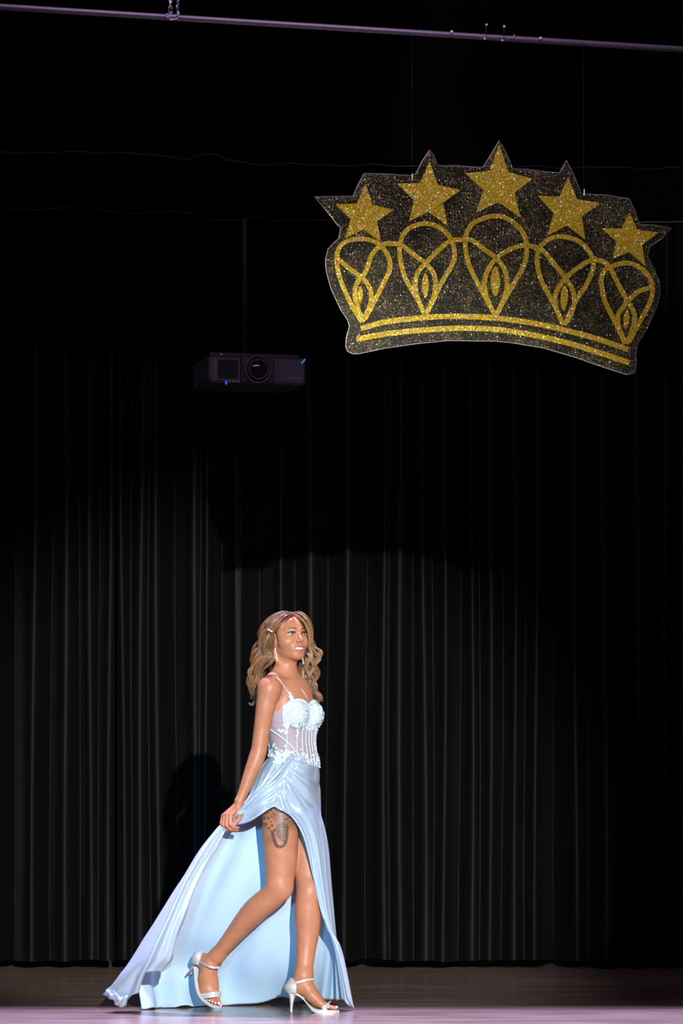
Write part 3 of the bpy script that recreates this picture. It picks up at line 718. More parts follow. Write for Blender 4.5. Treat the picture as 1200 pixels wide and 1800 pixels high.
# right leg (nearer the hall, heel lifted)
chain([(488,1392,.055,33),(491,1420,.045,32.5),(493,1470,.035,31.5),(493.5,1510,.035,29),(492,1540,.035,26),(489,1560,.035,23.8),(480,1574,.045,22.5),(460,1590,.075,22.0),(443,1606,.11,21.6),(422,1630,.155,17.8),(398,1659,.205,14.0),(383,1678,.24,13.2)], .014)
G.ell(P(495,1561,.01), (.045,.03,.045), None, .03)
chain([(383,1678,.24,13.2),(371,1692,.255,15),(366,1712,.238,15.8),(366,1735,.205,15)], .02)
G.ell(P(357,1689,.285), (.032,.035,.036), None, .025)
chain([(358,1722,.225,9),(357.5,1747,.195,8)], .015); chain([(374,1722,.215,9.5),(377,1749,.178,8.8)], .015); chain([(366,1735,.2,12),(367,1750,.182,9.5)], .015)
for a, b_, r_ in (((379.5,1750,.172),(385.5,1764.5,.146),4.5),((374,1752,.175),(378.6,1764.2,.152),3.3),((369,1752,.18),(373.3,1761.8,.158),3.1),((364,1751,.187),(368.3,1760,.166),2.9),((359,1750,.194),(363.4,1758.6,.175),2.7)):
    G.cap(P(*a), P(*b_), r_*1.1*PXM, r_*.86*PXM, .002)
# left leg (standing)
chain([(530,1392,.185,31),(532,1430,.165,30),(537,1490,.125,27),(541,1545,.085,22.5),(541.5,1568,.07,21.5),(541,1588,.07,22.4),(541,1612,.075,23.2),(541,1635,.078,21),(538,1668,.07,17.3),(535.5,1697,.055,15.2),(533.5,1714,.045,15.6)], .014)
G.ell(P(545,1568,.05), (.042,.032,.045), None, .03)
chain([(533.5,1714,.045,15.6),(535,1728,.04,15),(545,1745,.035,13.5),(558,1760,.035,11)], .018)
G.ell(P(523,1733,.04), (.031,.030,.036), None, .02)
chain([(548,1750,.02,9.5),(566,1766.3,.005,7.2)], .015); chain([(548,1750,.055,9),(563,1766,.068,6.2)], .015); chain([(558,1760,.035,9.5),(570,1767,.030,6.8)], .012)
for a, b_, r_ in (((571,1768,.008),(589.5,1772.4,.006),4.4),((569,1769,.028),(587,1773.5,.030),3.2),((567,1769,.044),(583.5,1774,.048),3.0),((565,1769,.058),(580,1774,.063),2.8),((562,1769,.070),(576,1774.2,.076),2.6)):
    G.cap(P(*a), P(*b_), r_*1.1*PXM, r_*.82*PXM, .002)
G.cap(P(488,1229,-.075), P(489.5,1240,-.050), .007, .007, .014, subtract=True)
V, F = G.mesh()
# keep the connected figure only: all prims touch, so nothing to drop
person = empty('person', 'woman in pale blue satin gown walking, holding up her skirt with one hand', 'person', P(520,1781,.0))
person.location.z = 0
ink = np.zeros(len(V), np.float32); lips = np.zeros(len(V), np.float32)
ppx = 600 + V[:,0]/V[:,1]*FPX; ppy = HOR - (V[:,2]-EYE)/V[:,1]*FPX      # bearing of every skin vertex
# tattoo on the outer right thigh: a big cat's face fading upward, with rosettes
tsel = (ppx > 445) & (ppx < 530) & (ppy > 1405) & (ppy < 1500) & (V[:,1] < 15.06)
tx_, tyy = (ppx-380)*5, (ppy-1300)*5
def blob(cx, cy, rx, ry, s_, soft=.35):
    d = np.sqrt(((tx_-cx)/rx)**2+((tyy-cy)/ry)**2); return s_*np.clip((1+soft-d)/(2*soft), 0, 1)
def stroke(pts, wd, s_):
    m = np.zeros(len(V), np.float32)
    for (x0,y0),(x1,y1) in zip(pts[:-1], pts[1:]):
        L = (x1-x0)**2+(y1-y0)**2; t = np.clip(((tx_-x0)*(x1-x0)+(tyy-y0)*(y1-y0))/L, 0, 1)
        d = np.hypot(tx_-x0-t*(x1-x0), tyy-y0-t*(y1-y0)); m = np.maximum(m, s_*np.clip((wd*1.3-d)/(wd*.6), 0, 1))
    return m
def curve(pts): return [tuple(q) for q in catmull(np.array(pts, float), 5)]
import mathutils.noise as mn
tn_ = np.zeros(len(V), np.float32); ti = np.nonzero(tsel)[0]
for q in ti:
    pv = Vector((V[q][0], 0, V[q][2])); tn_[q] = .5*mn.noise(pv*150)+.5*mn.noise(Vector((pv.x*60, 0, pv.z*300)))
marks = [blob(590,650,120,60,.55,.5), blob(650,700,80,80,.60,.5), blob(575,800,52,90,.72,.3), blob(570,690,60,60,.5,.5), blob(590,760,30,40,.9,.4), blob(475,880,40,45,.28,.8),
         stroke(curve([(490,815),(508,880),(530,930),(560,942),(590,930),(612,885),(622,800),(625,760)]), 15, .9), stroke(curve([(395,665),(402,720),(440,770),(495,815)]), 8, .45), stroke(curve([(552,840),(570,880),(600,885),(618,865)]), 6, .95),
         stroke(curve([(540,760),(560,745),(590,740),(610,750)]), 7, .95)]
for (x, y, r_) in ((450,620,14),(482,622,11),(455,645,9),(420,690,14),(457,692,13),(490,677,10),(438,742,12),(478,722,8),(490,757,11),(512,797,12),(465,775,9),(437,660,8),(510,700,8),(500,650,8),(520,670,6),(405,655,8)): marks.append(blob(x, y, r_*1.1, r_, .85, .3))
for q in range(10): marks.append(stroke(curve([(570+q*6, 735-q*3), (560+q*14, 690-q*6), (520+q*22, 630-q*2)]), 2.6, .85))
m_ = np.zeros(len(V), np.float32)
for k_ in marks: m_ = np.maximum(m_, k_)
for (x0,y0,x1,y1) in ((600,690,700,650),(600,720,705,690),(520,640,600,600),(560,660,660,640)):
    m_ -= stroke([(x0,y0),(x1,y1)], 4, .3)
m_ = m_*(1+.9*tn_)
ink[tsel] = np.clip(m_[tsel], 0, .92)
# lips
D = V-HO; ll, lf_, lz = D@hl, D@hf, D@hu
fs = (np.abs(ll) < .031) & (lf_ > .055)
zc = -.0590+5.0*ll*ll; up = np.clip(1-np.abs(ll)/.031, 0, 1)
inl = fs & (lz < zc+.0075*np.sqrt(up)) & (lz > zc-.0200*np.sqrt(up))
lips[inl] = 1
ink[(lf_ > .055) & (np.abs(np.abs(ll)-.032) < .017) & (lz > .004) & (lz < .014)] = .35          # eye shadow
body = np_mesh('body', V, F, M_SKIN)
for nm, arr in (('ink', ink), ('lips', lips)):
    a = body.data.attributes.new(nm, 'FLOAT', 'POINT'); a.data.foreach_set('value', arr)
bvh = BVHTree.FromPolygons([Vector(v) for v in V], F.tolist())
adopt(body, person)
def face_pt(l, z, out=.0006):
    o_ = Vector(H(l, .25, z)); h = bvh.ray_cast(o_, Vector(-hf), .3)
    return (h[0] + Vector(hf)*out) if h[0] else Vector(H(l, .08, z))
HRm = Matrix((tuple(hl), tuple(hf), tuple(hu))).transposed()
# eyes
for sg, off in ((-1, 0), (1, 0)):
    e_ = MB(); c = face_pt(sg*.0315, .0025, 0) ; c0_ = c
    e_.ell(c - Vector(hf)*.0030, (.0135,.0050,.0052), HRm, 20, 12); eo = adopt(e_.obj('eye', M_EYEW), person)
    i_ = MB(); i_.ell(c + Vector(hf)*.0004 + Vector(hl)*.0008, (.0050,.0026,.0046), HRm, 16, 8); adopt(i_.obj('iris', M_IRIS), eo)
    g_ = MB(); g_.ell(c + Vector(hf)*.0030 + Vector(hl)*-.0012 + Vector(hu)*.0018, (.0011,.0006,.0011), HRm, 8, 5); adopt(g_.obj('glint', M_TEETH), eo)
    l_ = MB(); pts = []; rr = []
    for k in range(13):
        t = k/12; x = (t-.5)*.036; pts.append(face_pt(sg*.0315 + x*1.0, .0085 - 95*(x*x)*.18 - (.0 if t*sg < .5*sg else 0), .0026)); rr.append(.0009+.0024*math.sin(PI*min(1, .12+t*.88) if sg < 0 else PI*(1-t*.88)))
    l_.tube(pts, rr, 6)
    for k in range(9):
        t = .1+.8*k/8; x = (t-.5)*.034; b0 = face_pt(sg*.0315+x, .0085-17*x*x, .003)
        l_.tube([b0, b0+Vector(hf)*.005+Vector(hu)*.005+Vector(hl)*(x*.25)], [.0007,.0002], 4)
    adopt(l_.obj('eyelashes', M_DARK), eo)
    w_ = MB(); w_.tube([face_pt(sg*.0315+(t-.5)*.028, -.0018+20*((t-.5)*.028)**2, .0012) for t in [k/8 for k in range(9)]], .0009, 5); adopt(w_.obj('lower_lid_liner', M_DARK), eo)
    b_ = MB(); pts = []; rr = []
    for k in range(12):
        t = k/11; l = sg*(.013+.036*t); z = .0215+.0055*math.sin(PI*min(1, t*.75+.05))-.003*max(0, t-.7)/.3
        pts.append(face_pt(l, z, .0008)); rr.append(.0030*(1-.72*t)+.0004)
    b_.tube(pts, rr, 6, flat=.4); adopt(b_.obj('eyebrow', simple('brow', (.07,.028,.014), .7)), person)
t_ = MB()
for k in range(12):
    l = (k-5.5)*.0040; wdt = .0021
    c = H(l, .0795-.0065*(l/.022)**2, -.0622+7.0*l*l)
    t_.box(c, (wdt*.97,.0022,  .0050*(1-.35*(abs(l)/.022)**2)), HRm)
adopt(t_.obj('teeth', M_TEETH), person)
# toenails and fingernails
for (px, py, dy, r_) in ((384.9,1763.6,.137,3.0),(378.2,1763,.1445,1.9),(373,1760.6,.151,1.7),(368.2,1758.9,.159,1.6),(363.2,1757.8,.168,1.4),(591.5,1769.9,-.0,2.4)):
    n_ = MB(); n_.ell(P(px, py, dy), (r_*PXM,.0022,r_*PXM*.72), Matrix.Rotation(.2,3,'Y'), 12, 6); adopt(n_.obj('toenail', M_NAIL), person)
# ---- hair
def hair():
    L = []   # (ctrl [(px,py,dy)], spread start px, spread end px, wave px, n, tone)
    def lock(c, s0, s1, wv, n, tone, ph=0.0): L.append((c, s0, s1, wv, n, tone, ph))
    # near (left of picture) side, swept back behind the shoulder
    lock([(514,1078,.06),(497,1079,.05),(476,1092,.05),(464,1112,.06),(457,1138,.07),(452,1160,.08),(447,1180,.09),(444,1203,.10),(446,1222,.10),(444,1240,.10)],1.5,5,4,90,.55)
    lock([(514,1077,.08),(494,1078,.08),(472,1091,.08),(461,1112,.09),(454,1138,.10),(449,1158,.10),(444,1176,.11),(442,1196,.12),(445,1214,.12),(441,1232,.12)],2,6,4,90,.5,1)
    lock([(514,1078,.10),(492,1077,.12),(471,1090,.13),(459,1112,.14),(453,1140,.15),(450,1165,.15),(447,1190,.15),(446,1215,.14)],3,7,4,90,.35,2)
    lock([(514,1079,.045),(500,1085,.02),(484,1098,.01),(474,1112,.015),(468,1132,.02),(463,1150,.03),(457,1168,.045),(450,1186,.06),(447,1205,.08),(447,1228,.09)],1.5,5,4,90,.62,.5)
    lock([(514,1080,.04),(502,1088,.01),(489,1101,.002),(480,1112,.004),(476,1130,.01),(472,1150,.02),(465,1168,.035),(456,1182,.05),(449,1198,.075),(450,1215,.09)],1.2,4.5,3.5,80,.55,1.5)
    lock([(500,1084,.02),(488,1099,.01),(478,1115,.012),(478,1135,.03),(477,1152,.035),(473,1167,.04),(464,1180,.055),(455,1192,.07)],1.5,4,3,70,.4,2.2)
    lock([(486,1100,.02),(472,1118,.03),(466,1140,.05),(460,1160,.06),(453,1175,.075),(446,1190,.09),(450,1205,.1),(452,1225,.11)],3,5,4,80,.72,.8)
    lock([(480,1095,.03),(468,1110,.035),(461,1135,.06),(456,1152,.065),(448,1166,.075),(442,1177,.085),(445,1192,.09),(443,1208,.1)],2,4,4,60,.8,2.8)
    lock([(470,1130,.06),(462,1160,.08),(452,1182,.085),(448,1195,.09),(447,1212,.10),(450,1225,.105),(446,1240,.11),(441,1234,.11)],3,3,3,50,.7,.2)
    lock([(475,1120,.12),(468,1150,.13),(462,1175,.14),(458,1195,.15),(456,1215,.15)],7,8,3,110,.22,.9)
    lock([(490,1140,.17),(488,1165,.19),(480,1190,.20),(470,1210,.20),(462,1225,.18)],8,9,3,100,.2,1.9)
    lock([(500,1100,.21),(497,1130,.23),(492,1160,.23),(484,1190,.23),(474,1215,.22)],12,13,3,140,.25,.1)
    lock([(520,1100,.22),(522,1130,.24),(520,1160,.24),(515,1190,.235),(508,1215,.225)],12,13,3,120,.25,.7)
    # crown of the head: short runs covering the scalp on both sides of the part
    for (x1, y1, d1, x2, y2, d2) in ((500,1078,.03,478,1098,.02),(498,1076,.06,470,1097,.045),(497,1075,.09,467,1096,.08),(496,1076,.12,466,1098,.12),(498,1079,.16,470,1100,.17),(503,1082,.19,484,1104,.21),(510,1082,.2,505,1110,.225),(520,1080,.18,530,1100,.2),(524,1077,.12,540,1093,.13),(523,1077,.08,538,1090,.08),(521,1078,.05,534,1089,.045)):
        lock([(514,1077.5,d1*.5+.045),(x1,y1,d1),((x1+x2)/2+(-3 if x2<514 else 3),(y1+y2)/2-3,(d1+d2)/2),(x2,y2,d2),(x2+(-3 if x2<514 else 2),y2+16,d2+.015)],1.2,3.5,0,60,.45,0)
    lock([(514,1079,.030),(505,1081.5,.004),(496,1087,-.008),(488,1096,-.012),(481,1108,-.008),(477,1122,.005)],1.0,3.0,0,90,.5,0)
    lock([(513,1078,.035),(503,1079.5,.015),(493,1084,.004),(484,1092,-.002),(476,1104,.002),(471,1118,.012)],1.0,3.5,0,90,.6,0)
    # far (right) side, framing the cheek then falling over the far shoulder
    lock([(514,1078,.05),(526,1079,.035),(537,1088,.03),(544,1102,.045),(547,1120,.065),(548,1136,.08),(553,1148,.09),(557,1160,.1),(553,1174,.1),(548,1186,.1)],1.3,4,3.2,80,.7,.3)
    lock([(514,1078,.07),(527,1077,.05),(540,1087,.05),(546,1103,.07),(548,1122,.09),(550,1136,.1),(559,1145,.11),(560,1158,.12),(553,1170,.12),(549,1182,.12),(554,1194,.12)],1.4,4,3.2,80,.62,1.2)
    lock([(514,1078,.09),(528,1076,.09),(541,1088,.10),(547,1105,.11),(548,1125,.13),(550,1145,.14),(553,1165,.15),(554,1185,.15),(552,1205,.14),(558,1222,.13),(563,1236,.13)],2,5,3.4,90,.42,2)
    lock([(514,1079,.04),(524,1083,.026),(534,1093,.024),(541,1106,.036),(544,1122,.06),(545,1138,.08),(544,1152,.09),(541,1166,.1),(543,1182,.1),(548,1196,.1),(550,1210,.1)],.9,3.5,3,70,.78,1.7)
    lock([(540,1130,.13),(542,1150,.13),(538,1168,.13),(532,1182,.12),(534,1198,.12),(542,1212,.115),(552,1222,.11),(561,1228,.11),(562,1240,.11)],4,4,3.5,90,.45,.4)
    lock([(538,1135,.15),(536,1155,.15),(530,1170,.14),(527,1185,.13),(530,1200,.125),(538,1214,.12),(545,1226,.115),(551,1236,.11)],4,4,3,80,.3,1.4)
    lock([(545,1140,.14),(550,1158,.14),(546,1175,.135),(544,1192,.13),(549,1208,.125),(556,1220,.12),(564,1230,.115),(559,1244,.115)],4,4,4,80,.5,2.5)
    lock([(534,1150,.14),(529,1166,.14),(526,1178,.14),(526,1192,.13)],4,4,2,60,.15,.5)
    lock([(543,1150,.16),(545,1175,.16),(547,1195,.16),(550,1215,.15),(555,1232,.14)],6,7,3,90,.3,.5)
    lock([(541,1148,.095),(546,1160,.095),(551,1172,.1),(546,1184,.1),(541,1194,.1)],2,3,3,50,.78,.9)
    vs_, fs_, tn = [], [], []
    base = 0
    for (c, s0, s1, wv, n, tone, ph) in L:
        S_ = catmull(np.array(c, float), 7); m = len(S_); tt = np.linspace(0, 1, m)
        seg = np.r_[0, np.cumsum(np.hypot(np.diff(S_[:,0]), np.diff(S_[:,1])))]
        for q in range(int(n*1.9)):
            a = rng.uniform(0, 2*PI); r0 = math.sqrt(rng.uniform(0, 1)); jit = rng.normal(0, .25)
            sp = (s0+(s1-s0)*np.clip(tt*1.6, 0, 1))*(1-.25*tt**3)
            ang = a + seg/75.0*2.0
            gl = np.clip((seg-55)/40, 0, 1)
            ox = r0*np.cos(ang)*sp + gl*wv*1.25*np.sin(seg/7.0+ph+jit*.8)
            oy = r0*np.sin(ang)*sp*.35 + gl*wv*.3*np.cos(seg/7.0+ph+jit*.5)
            od = r0*np.sin(ang)*sp*PXM*.9 + gl*wv*.9*PXM*np.cos(seg/7.0+ph+jit*.5)
            ln = rng.uniform(.86, 1.0); e_ = max(4, int(m*ln))
            px, py, dy = S_[:e_,0]+ox[:e_], S_[:e_,1]+oy[:e_], S_[:e_,2]+od[:e_]
            Yv = 15+dy; pts = np.stack([(px-600)*Yv/FPX, Yv, EYE+(HOR-py)*Yv/FPX], 1)
            t = np.gradient(pts, axis=0); t /= np.linalg.norm(t, axis=1)[:,None]+1e-9
            ref = np.array([.35,-1,.1]); u = ref-t*(t@ref)[:,None]; u /= np.linalg.norm(u, axis=1)[:,None]+1e-9; v = np.cross(t, u)
            rad = rng.uniform(.0005, .0011)*np.clip(1.15-.8*np.linspace(0,1,e_)**4, .2, 1)
            rad = rad[:,None]
            ringv = np.stack([pts+u*rad, pts+v*rad, pts-u*rad, pts-v*rad], 1).reshape(-1,3)
            vs_.append(ringv); i = np.arange(e_-1)[:,None]*4+np.arange(4)[None]
            k2 = np.arange(e_-1)[:,None]*4+((np.arange(4)+1)%4)[None]
            fs_.append((np.stack([i, k2, k2+4, i+4], -1).reshape(-1,4))+base); base += len(ringv)
            tv = tone*.80+rng.normal(0,.19); tn.append(np.clip(np.repeat(tv-.12+.22*np.linspace(0,1,e_), 4), 0, 1).astype(np.float32))
    V_ = np.concatenate(vs_)
    # keep strands off the skin
    o = np_mesh('hair', V_, np.concatenate(fs_), M_HAIR, None)
    a = o.data.attributes.new('tone', 'FLOAT', 'POINT'); a.data.foreach_set('value', np.concatenate(tn))
    adopt(o, person)
    # scalp cap under the strands
    cv, cf = [], []
    nu, nv = 48, 28; idx = {}
    for i in range(nv+1):
        for k in range(nu):
            th = PI*i/nv; q = 2*PI*k/nu
            l, f, z = .0705*math.sin(th)*math.cos(q), .0935*math.sin(th)*math.sin(q)-.018, .0755*math.cos(th)+.036
            idx[i,k] = len(cv); cv.append(H(l, f, z))
    def ok(i, k):
        th = PI*(i+.5)/nv; q = 2*PI*(k+.5)/nu
        f, z = .0935*math.sin(th)*math.sin(q)-.018, .0755*math.cos(th)+.036
        l = .0705*math.sin(th)*math.cos(q)
        return (f < .034 + (z-.05)*.35 - abs(l)*.55 + (.0 if z > .03 else (z-.03)*.3) and z > -.05) or z > .102
    for i in range(nv):
        for k in range(nu):
            if ok(i, k): cf.append((idx[i,k], idx[i+1,k], idx[i+1,(k+1)%nu], idx[i,(k+1)%nu]))
    mesh_obj('c', cv, cf, M_HAIRCAP).name = 'scalp_hair'; adopt(bpy.data.objects['scalp_hair'], o)
    return o
hair_o = hair()
mb = MB()
for k in range(5): mb.ell(P(471+k*1.6, 1106.5+k*.95, -.022), (.0030,.0026,.0026), None, 8, 5)
mb.tube([P(470,1106,-.018), P(478.5,1111,-.018)], .0018, 6); adopt(mb.obj('crystal_hair_pin', M_GLINT), person)
for (px, py, dy, nn) in ((483.5,1141,-.004,5),(532,1158,.075,2)):
    mb = MB(); mb.tube([P(px,py-2,dy), P(px+3.4*nn/5, py+20*nn/5, dy)], .0007, 5)
    for k in range(nn+1):
        t = k/nn; mb.ell(P(px+3.6*t*nn/5, py+19*t*nn/5, dy-.003), ((.0037-.0007*(k%2)),)*3, Matrix.Rotation(.5,3,'Z'), 6, 4)
    adopt(mb.obj('drop_earring', M_GLINT, smooth=False), person)
# ---- sandals
def strip(name, pts, wd, thick, mat, parent, flatdir=None):
    mb = MB(); S_ = catmull([tuple(p) for p in pts], 6); n = len(S_)
    for i in range(n):
        pass
    vs_, fs_ = [], []
    for i in range(n):
        t = Vector(S_[min(i+1,n-1)]-S_[max(i-1,0)]).normalized(); u = Vector(flatdir) - t*Vector(flatdir).dot(t); u.normalize(); v = t.cross(u)
        p = Vector(S_[i])
        for a, b_ in ((1,1),(-1,1),(-1,-1),(1,-1)): vs_.append(p+u*a*wd/2+v*b_*thick/2)
    for i in range(n-1):
        for k in range(4): fs_.append((i*4+k, i*4+(k+1)%4, (i+1)*4+(k+1)%4, (i+1)*4+k))
    fs_ += [(0,1,2,3), ((n-1)*4+3,(n-1)*4+2,(n-1)*4+1,(n-1)*4)]
    mb.add(vs_, fs_); return adopt(mb.obj(name, mat, smooth=False), parent)
def loft(name, rows, mat, parent, smooth=True, cap=True, sub=4):
    """rows: list of closed rings (same count); catmull between rings"""
    R_ = catmull(np.array([[tuple(p) for p in r] for r in rows], float), sub); m, n = R_.shape[:2]
    fs_ = [(i*n+k, i*n+(k+1)%n, (i+1)*n+(k+1)%n, (i+1)*n+k) for i in range(m-1) for k in range(n)]
    if cap: fs_ += [tuple(range(n-1,-1,-1)), tuple((m-1)*n+k for k in range(n))]
    return adopt(mesh_obj(name, R_.reshape(-1,3), fs_, mat, None, smooth), parent)
# left sandal (flat on the floor, seen from its side)
shoeL = bpy.data.objects.new('sandal', None); C.objects.link(shoeL); adopt(shoeL, person); shoeL['label'] = 'silver glitter stiletto sandal, standing flat on the floor'
def srow(px, pt, pb, d0, d1): return [P(px,pt,d0), P(px,pt,(d0+d1)/2), P(px,pt,d1), P(px,pb,d1), P(px,pb,(d0+d1)/2), P(px,pb,d0)]
loft('platform_sole', [srow(516,1744,1749,.015,.06), srow(522,1746,1750,.012,.064), srow(531,1752.5,1755.5,.010,.066), srow(541,1763,1767.5,.002,.074), srow(550,1771,1778.5,-.008,.086), srow(560,1774.5,1781.5,-.014,.09), srow(575,1775.5,1782,-.014,.09), srow(588,1776,1781.6,-.010,.074), srow(596,1775.5,1780.5,.004,.050)], M_SHOE, shoeL, smooth=False)
def hrow(cx, cy, rx, ry, dy): return [P(cx+math.cos(2*PI*k/10)*rx, cy, dy+math.sin(2*PI*k/10)*ry*PXM) for k in range(10)]
loft('stiletto_heel', [hrow(512,1744,8,9,.04), hrow(513.4,1752,5.2,6,.035), hrow(512.6,1762,3.2,3.4,.02), hrow(512,1772,2.3,2.4,.006), hrow(511.8,1780.2,2.1,2.1,.0)], M_SHOE, shoeL)
def cup(rows, name, parent):
    R_ = catmull(np.array([[tuple(p) for p in r] for r in rows], float), 4); m, n = R_.shape[:2]
    o = mesh_obj(name, R_.reshape(-1,3), [(i*n+k, i*n+k+1, (i+1)*n+k+1, (i+1)*n+k) for i in range(m-1) for k in range(n-1)], M_SHOE)
    s_ = o.modifiers.new('s', 'SOLIDIFY'); s_.thickness = .0025; s_.offset = 0
    return adopt(o, parent)
cup([[P(513.5,1719,.030),P(510.5,1718.5,.040),P(513,1719,.055),P(520,1728,.080)],
     [P(519.5,1727,.005),P(504,1728,.035),P(506,1728,.06),P(520,1731,.084)],
     [P(520.5,1735,-.002),P(499,1735,.032),P(502,1735,.062),P(520,1736,.086)],
     [P(520.5,1747,.002),P(503,1745,.034),P(506,1745,.06),P(520,1747,.08)]], 'heel_cup', shoeL)
strip('ankle_strap', [P(519,1728,.000),P(530,1725,-.006),P(541,1722,.000),P(551.5,1721.5,.03),P(552,1722,.06),P(540,1724,.092),P(520,1729,.084)], .0095, .003, M_SHOE, shoeL, (0,0,1))
strip('toe_strap', [P(569,1775,-.014),P(572.5,1768,-.014),P(576,1763.5,.004),P(578,1762,.03),P(574,1764,.06),P(570,1773,.088)], .022, .003, M_SHOE, shoeL, (1,0,.55))
mb = MB()
for k in range(46):
    t = rng.uniform(0,1); u = rng.uniform(-1,1); mb.ell(P(570+8.5*t+u*4, 1774-10.5*t+u*2.4, -.0175+.010*t), (.0015,)*3, None, 5, 3)
for k in range(20): t=k/19; mb.ell(P(519.5+31*t, 1728-6.2*t-.7*math.sin(PI*t), -.004-.0055*math.sin(PI*t)+.026*t**3), (.0015,)*3, None, 5, 3)
o = adopt(mb.obj('crystals', M_GLINT, smooth=False), shoeL); o['kind'] = 'stuff'
# right sandal (heel lifted, toes on the floor)
shoeR = bpy.data.objects.new('sandal', None); C.objects.link(shoeR); adopt(shoeR, person); shoeR['label'] = 'silver glitter stiletto sandal, heel lifted behind'
def rrow(xl, xr, py, dy, th):  # a cross-slice of the sole: left, right edge px at row py, thickness back
    return [P(xl,py,dy), P((xl+xr)/2,py,dy-.002), P(xr,py,dy), P(xr,py+1,dy+th), P((xl+xr)/2,py+1,dy+th+.002), P(xl,py+1,dy+th)]
loft('platform_sole', [rrow(345,366,1696,.312,.008), rrow(343.5,372,1706,.285,.008), rrow(343.5,379,1722,.252,.008), rrow(345,381,1737,.228,.010), rrow(349,385,1750,.208,.018), rrow(356,388,1760,.190,.022), rrow(364,389.5,1766,.172,.024), rrow(374,389.5,1770,.155,.026)], M_SHOE, shoeR, smooth=False)
# visible sole rim running along the outer edge
strip('sole_rim', [P(343,1700,.262),P(343.5,1715,.235),P(345.5,1733,.205),P(350,1748,.178),P(357,1758,.158),P(366,1765,.142),P(376,1769.5,.132),P(385,1770.8,.130),P(389,1767,.134)], .0145, .006, M_SHOE, shoeR, (.55,.75,.65))
def hr2(cx, cy, dy, r_): return [P(cx+math.cos(2*PI*k/8)*r_*.8, cy+math.sin(2*PI*k/8)*r_*.75, dy+.5*r_*PXM*math.sin(2*PI*k/8)) for k in range(8)]
loft('stiletto_heel', [hr2(345,1692,.30,6), hr2(341.5,1698,.315,3.4), hr2(337,1703,.33,2.2), hr2(332,1708.5,.347,1.8), hr2(327.8,1713.3,.362,1.7)], M_SHOE, shoeR)
mb = MB(); mb.tube([P(341,1700,.310),P(328.5,1714,.357)], [.0035,.0032], 8); adopt(mb.obj('heel_tip', M_TIP), shoeR)
cup([[P(356,1671,.262),P(349,1671.5,.262),P(343,1674,.282),P(340,1676,.315)],
     [P(354.5,1679,.250),P(345,1678,.250),P(339,1680,.275),P(337,1682,.315)],
     [P(351.5,1688,.246),P(344,1687,.250),P(337,1687,.278),P(336,1688,.315)],
     [P(348,1697,.255),P(344,1696,.262),P(341,1695,.285),P(340,1695,.312)]], 'heel_cup', shoeR)
strip('ankle_strap', [P(350,1690,.252),P(357,1694,.215),P(366,1698.5,.186),P(376,1701,.182),P(387,1700.5,.215),P(389,1698,.25)], .0095, .003, M_SHOE, shoeR, (0,0,1))
strip('toe_strap', [P(351.5,1752.5,.19),P(358,1751,.158),P(367,1749.5,.140),P(377,1748,.138),P(386.5,1747.5,.158),P(388,1747,.19)], .024, .003, M_SHOE, shoeR, (0,0,1))
mb = MB()
for k in range(70):
    t = rng.uniform(0,1); u = rng.uniform(-1,1); mb.ell(P(353+33*t, 1751.8-4.4*t+u*4, .1600-.030*math.sin(PI*t)**.6+.006*t), (.0014,)*3, None, 5, 3)
for k in range(22): t=k/21; mb.ell(P(351+35*t, 1691+9.8*math.sin(t*PI/2), .246-.062*math.sin(t*PI*.62)-.004), (.0015,)*3, None, 5, 3)
o = adopt(mb.obj('crystals', M_GLINT, smooth=False), shoeR); o['kind'] = 'stuff'

# ---- gown
gown = bpy.data.objects.new('gown', None); C.objects.link(gown); adopt(gown, person)
gown['label'] = 'pale blue satin gown with lace corset and high slit'
Gt = Grid(GX[::2], GY[::2], GZ[::2]); Gt.f = torso_f[::2, ::2, ::2]
tv, tfc = Gt.mesh(); tb = BVHTree.FromPolygons([Vector(v) for v in tv], tfc.tolist())
axis0 = np.array(P(511,1250,CHY)); axis1 = np.array(P(512,1345,CHY))
def torso_pt(phi, z, out=.004):
    t = (z-axis0[2])/(axis1[2]-axis0[2]); c = Vector((axis0[0]+(axis1[0]-axis0[0])*t, axis0[1], z))
    d = Vector(tf*math.cos(phi)+tl*math.sin(phi))
    h = tb.ray_cast(c + d*.5, -d, .5)
    p = h[0] if h[0] else c+d*.1
    return p + (h[1] if h[0] else d)*out
def zpx(py, dy=.05): return P(0, py, dy)[2]
def lut(tab, phi):
    a = [math.radians(x) for x, _ in tab]; v = [y for _, y in tab]
    return float(np.interp(phi, a, v))
TOP = [(-180,1272),(-140,1268),(-115,1262),(-90,1257),(-75,1250),(-62,1243),(-50,1236),(-36,1232.5),(-20,1233),(-8,1237),(0,1241),(8,1236),(22,1233),(40,1236),(60,1245),(90,1258),(130,1268),(180,1272)]
BOT = [(-180,1322),(-140,1324),(-90,1334),(-60,1342),(-30,1343),(0,1345),(40,1350),(60,1345),(90,1335),(140,1322),(180,1320)]
nphi, nt_ = 160, 40
BV = []; 
for j in range(nt_+1):
    for i in range(nphi):
        ph = -PI+2*PI*i/nphi; z0, z1 = zpx(lut(TOP, ph)), zpx(lut(BOT, ph))
        BV.append(torso_pt(ph, z0+(z1-z0)*j/nt_, .0035))
BF = []; BF2 = []
for j in range(nt_):
    for i in range(nphi):
        BF.append((j*nphi+i, j*nphi+(i+1)%nphi, (j+1)*nphi+(i+1)%nphi, (j+1)*nphi+i))
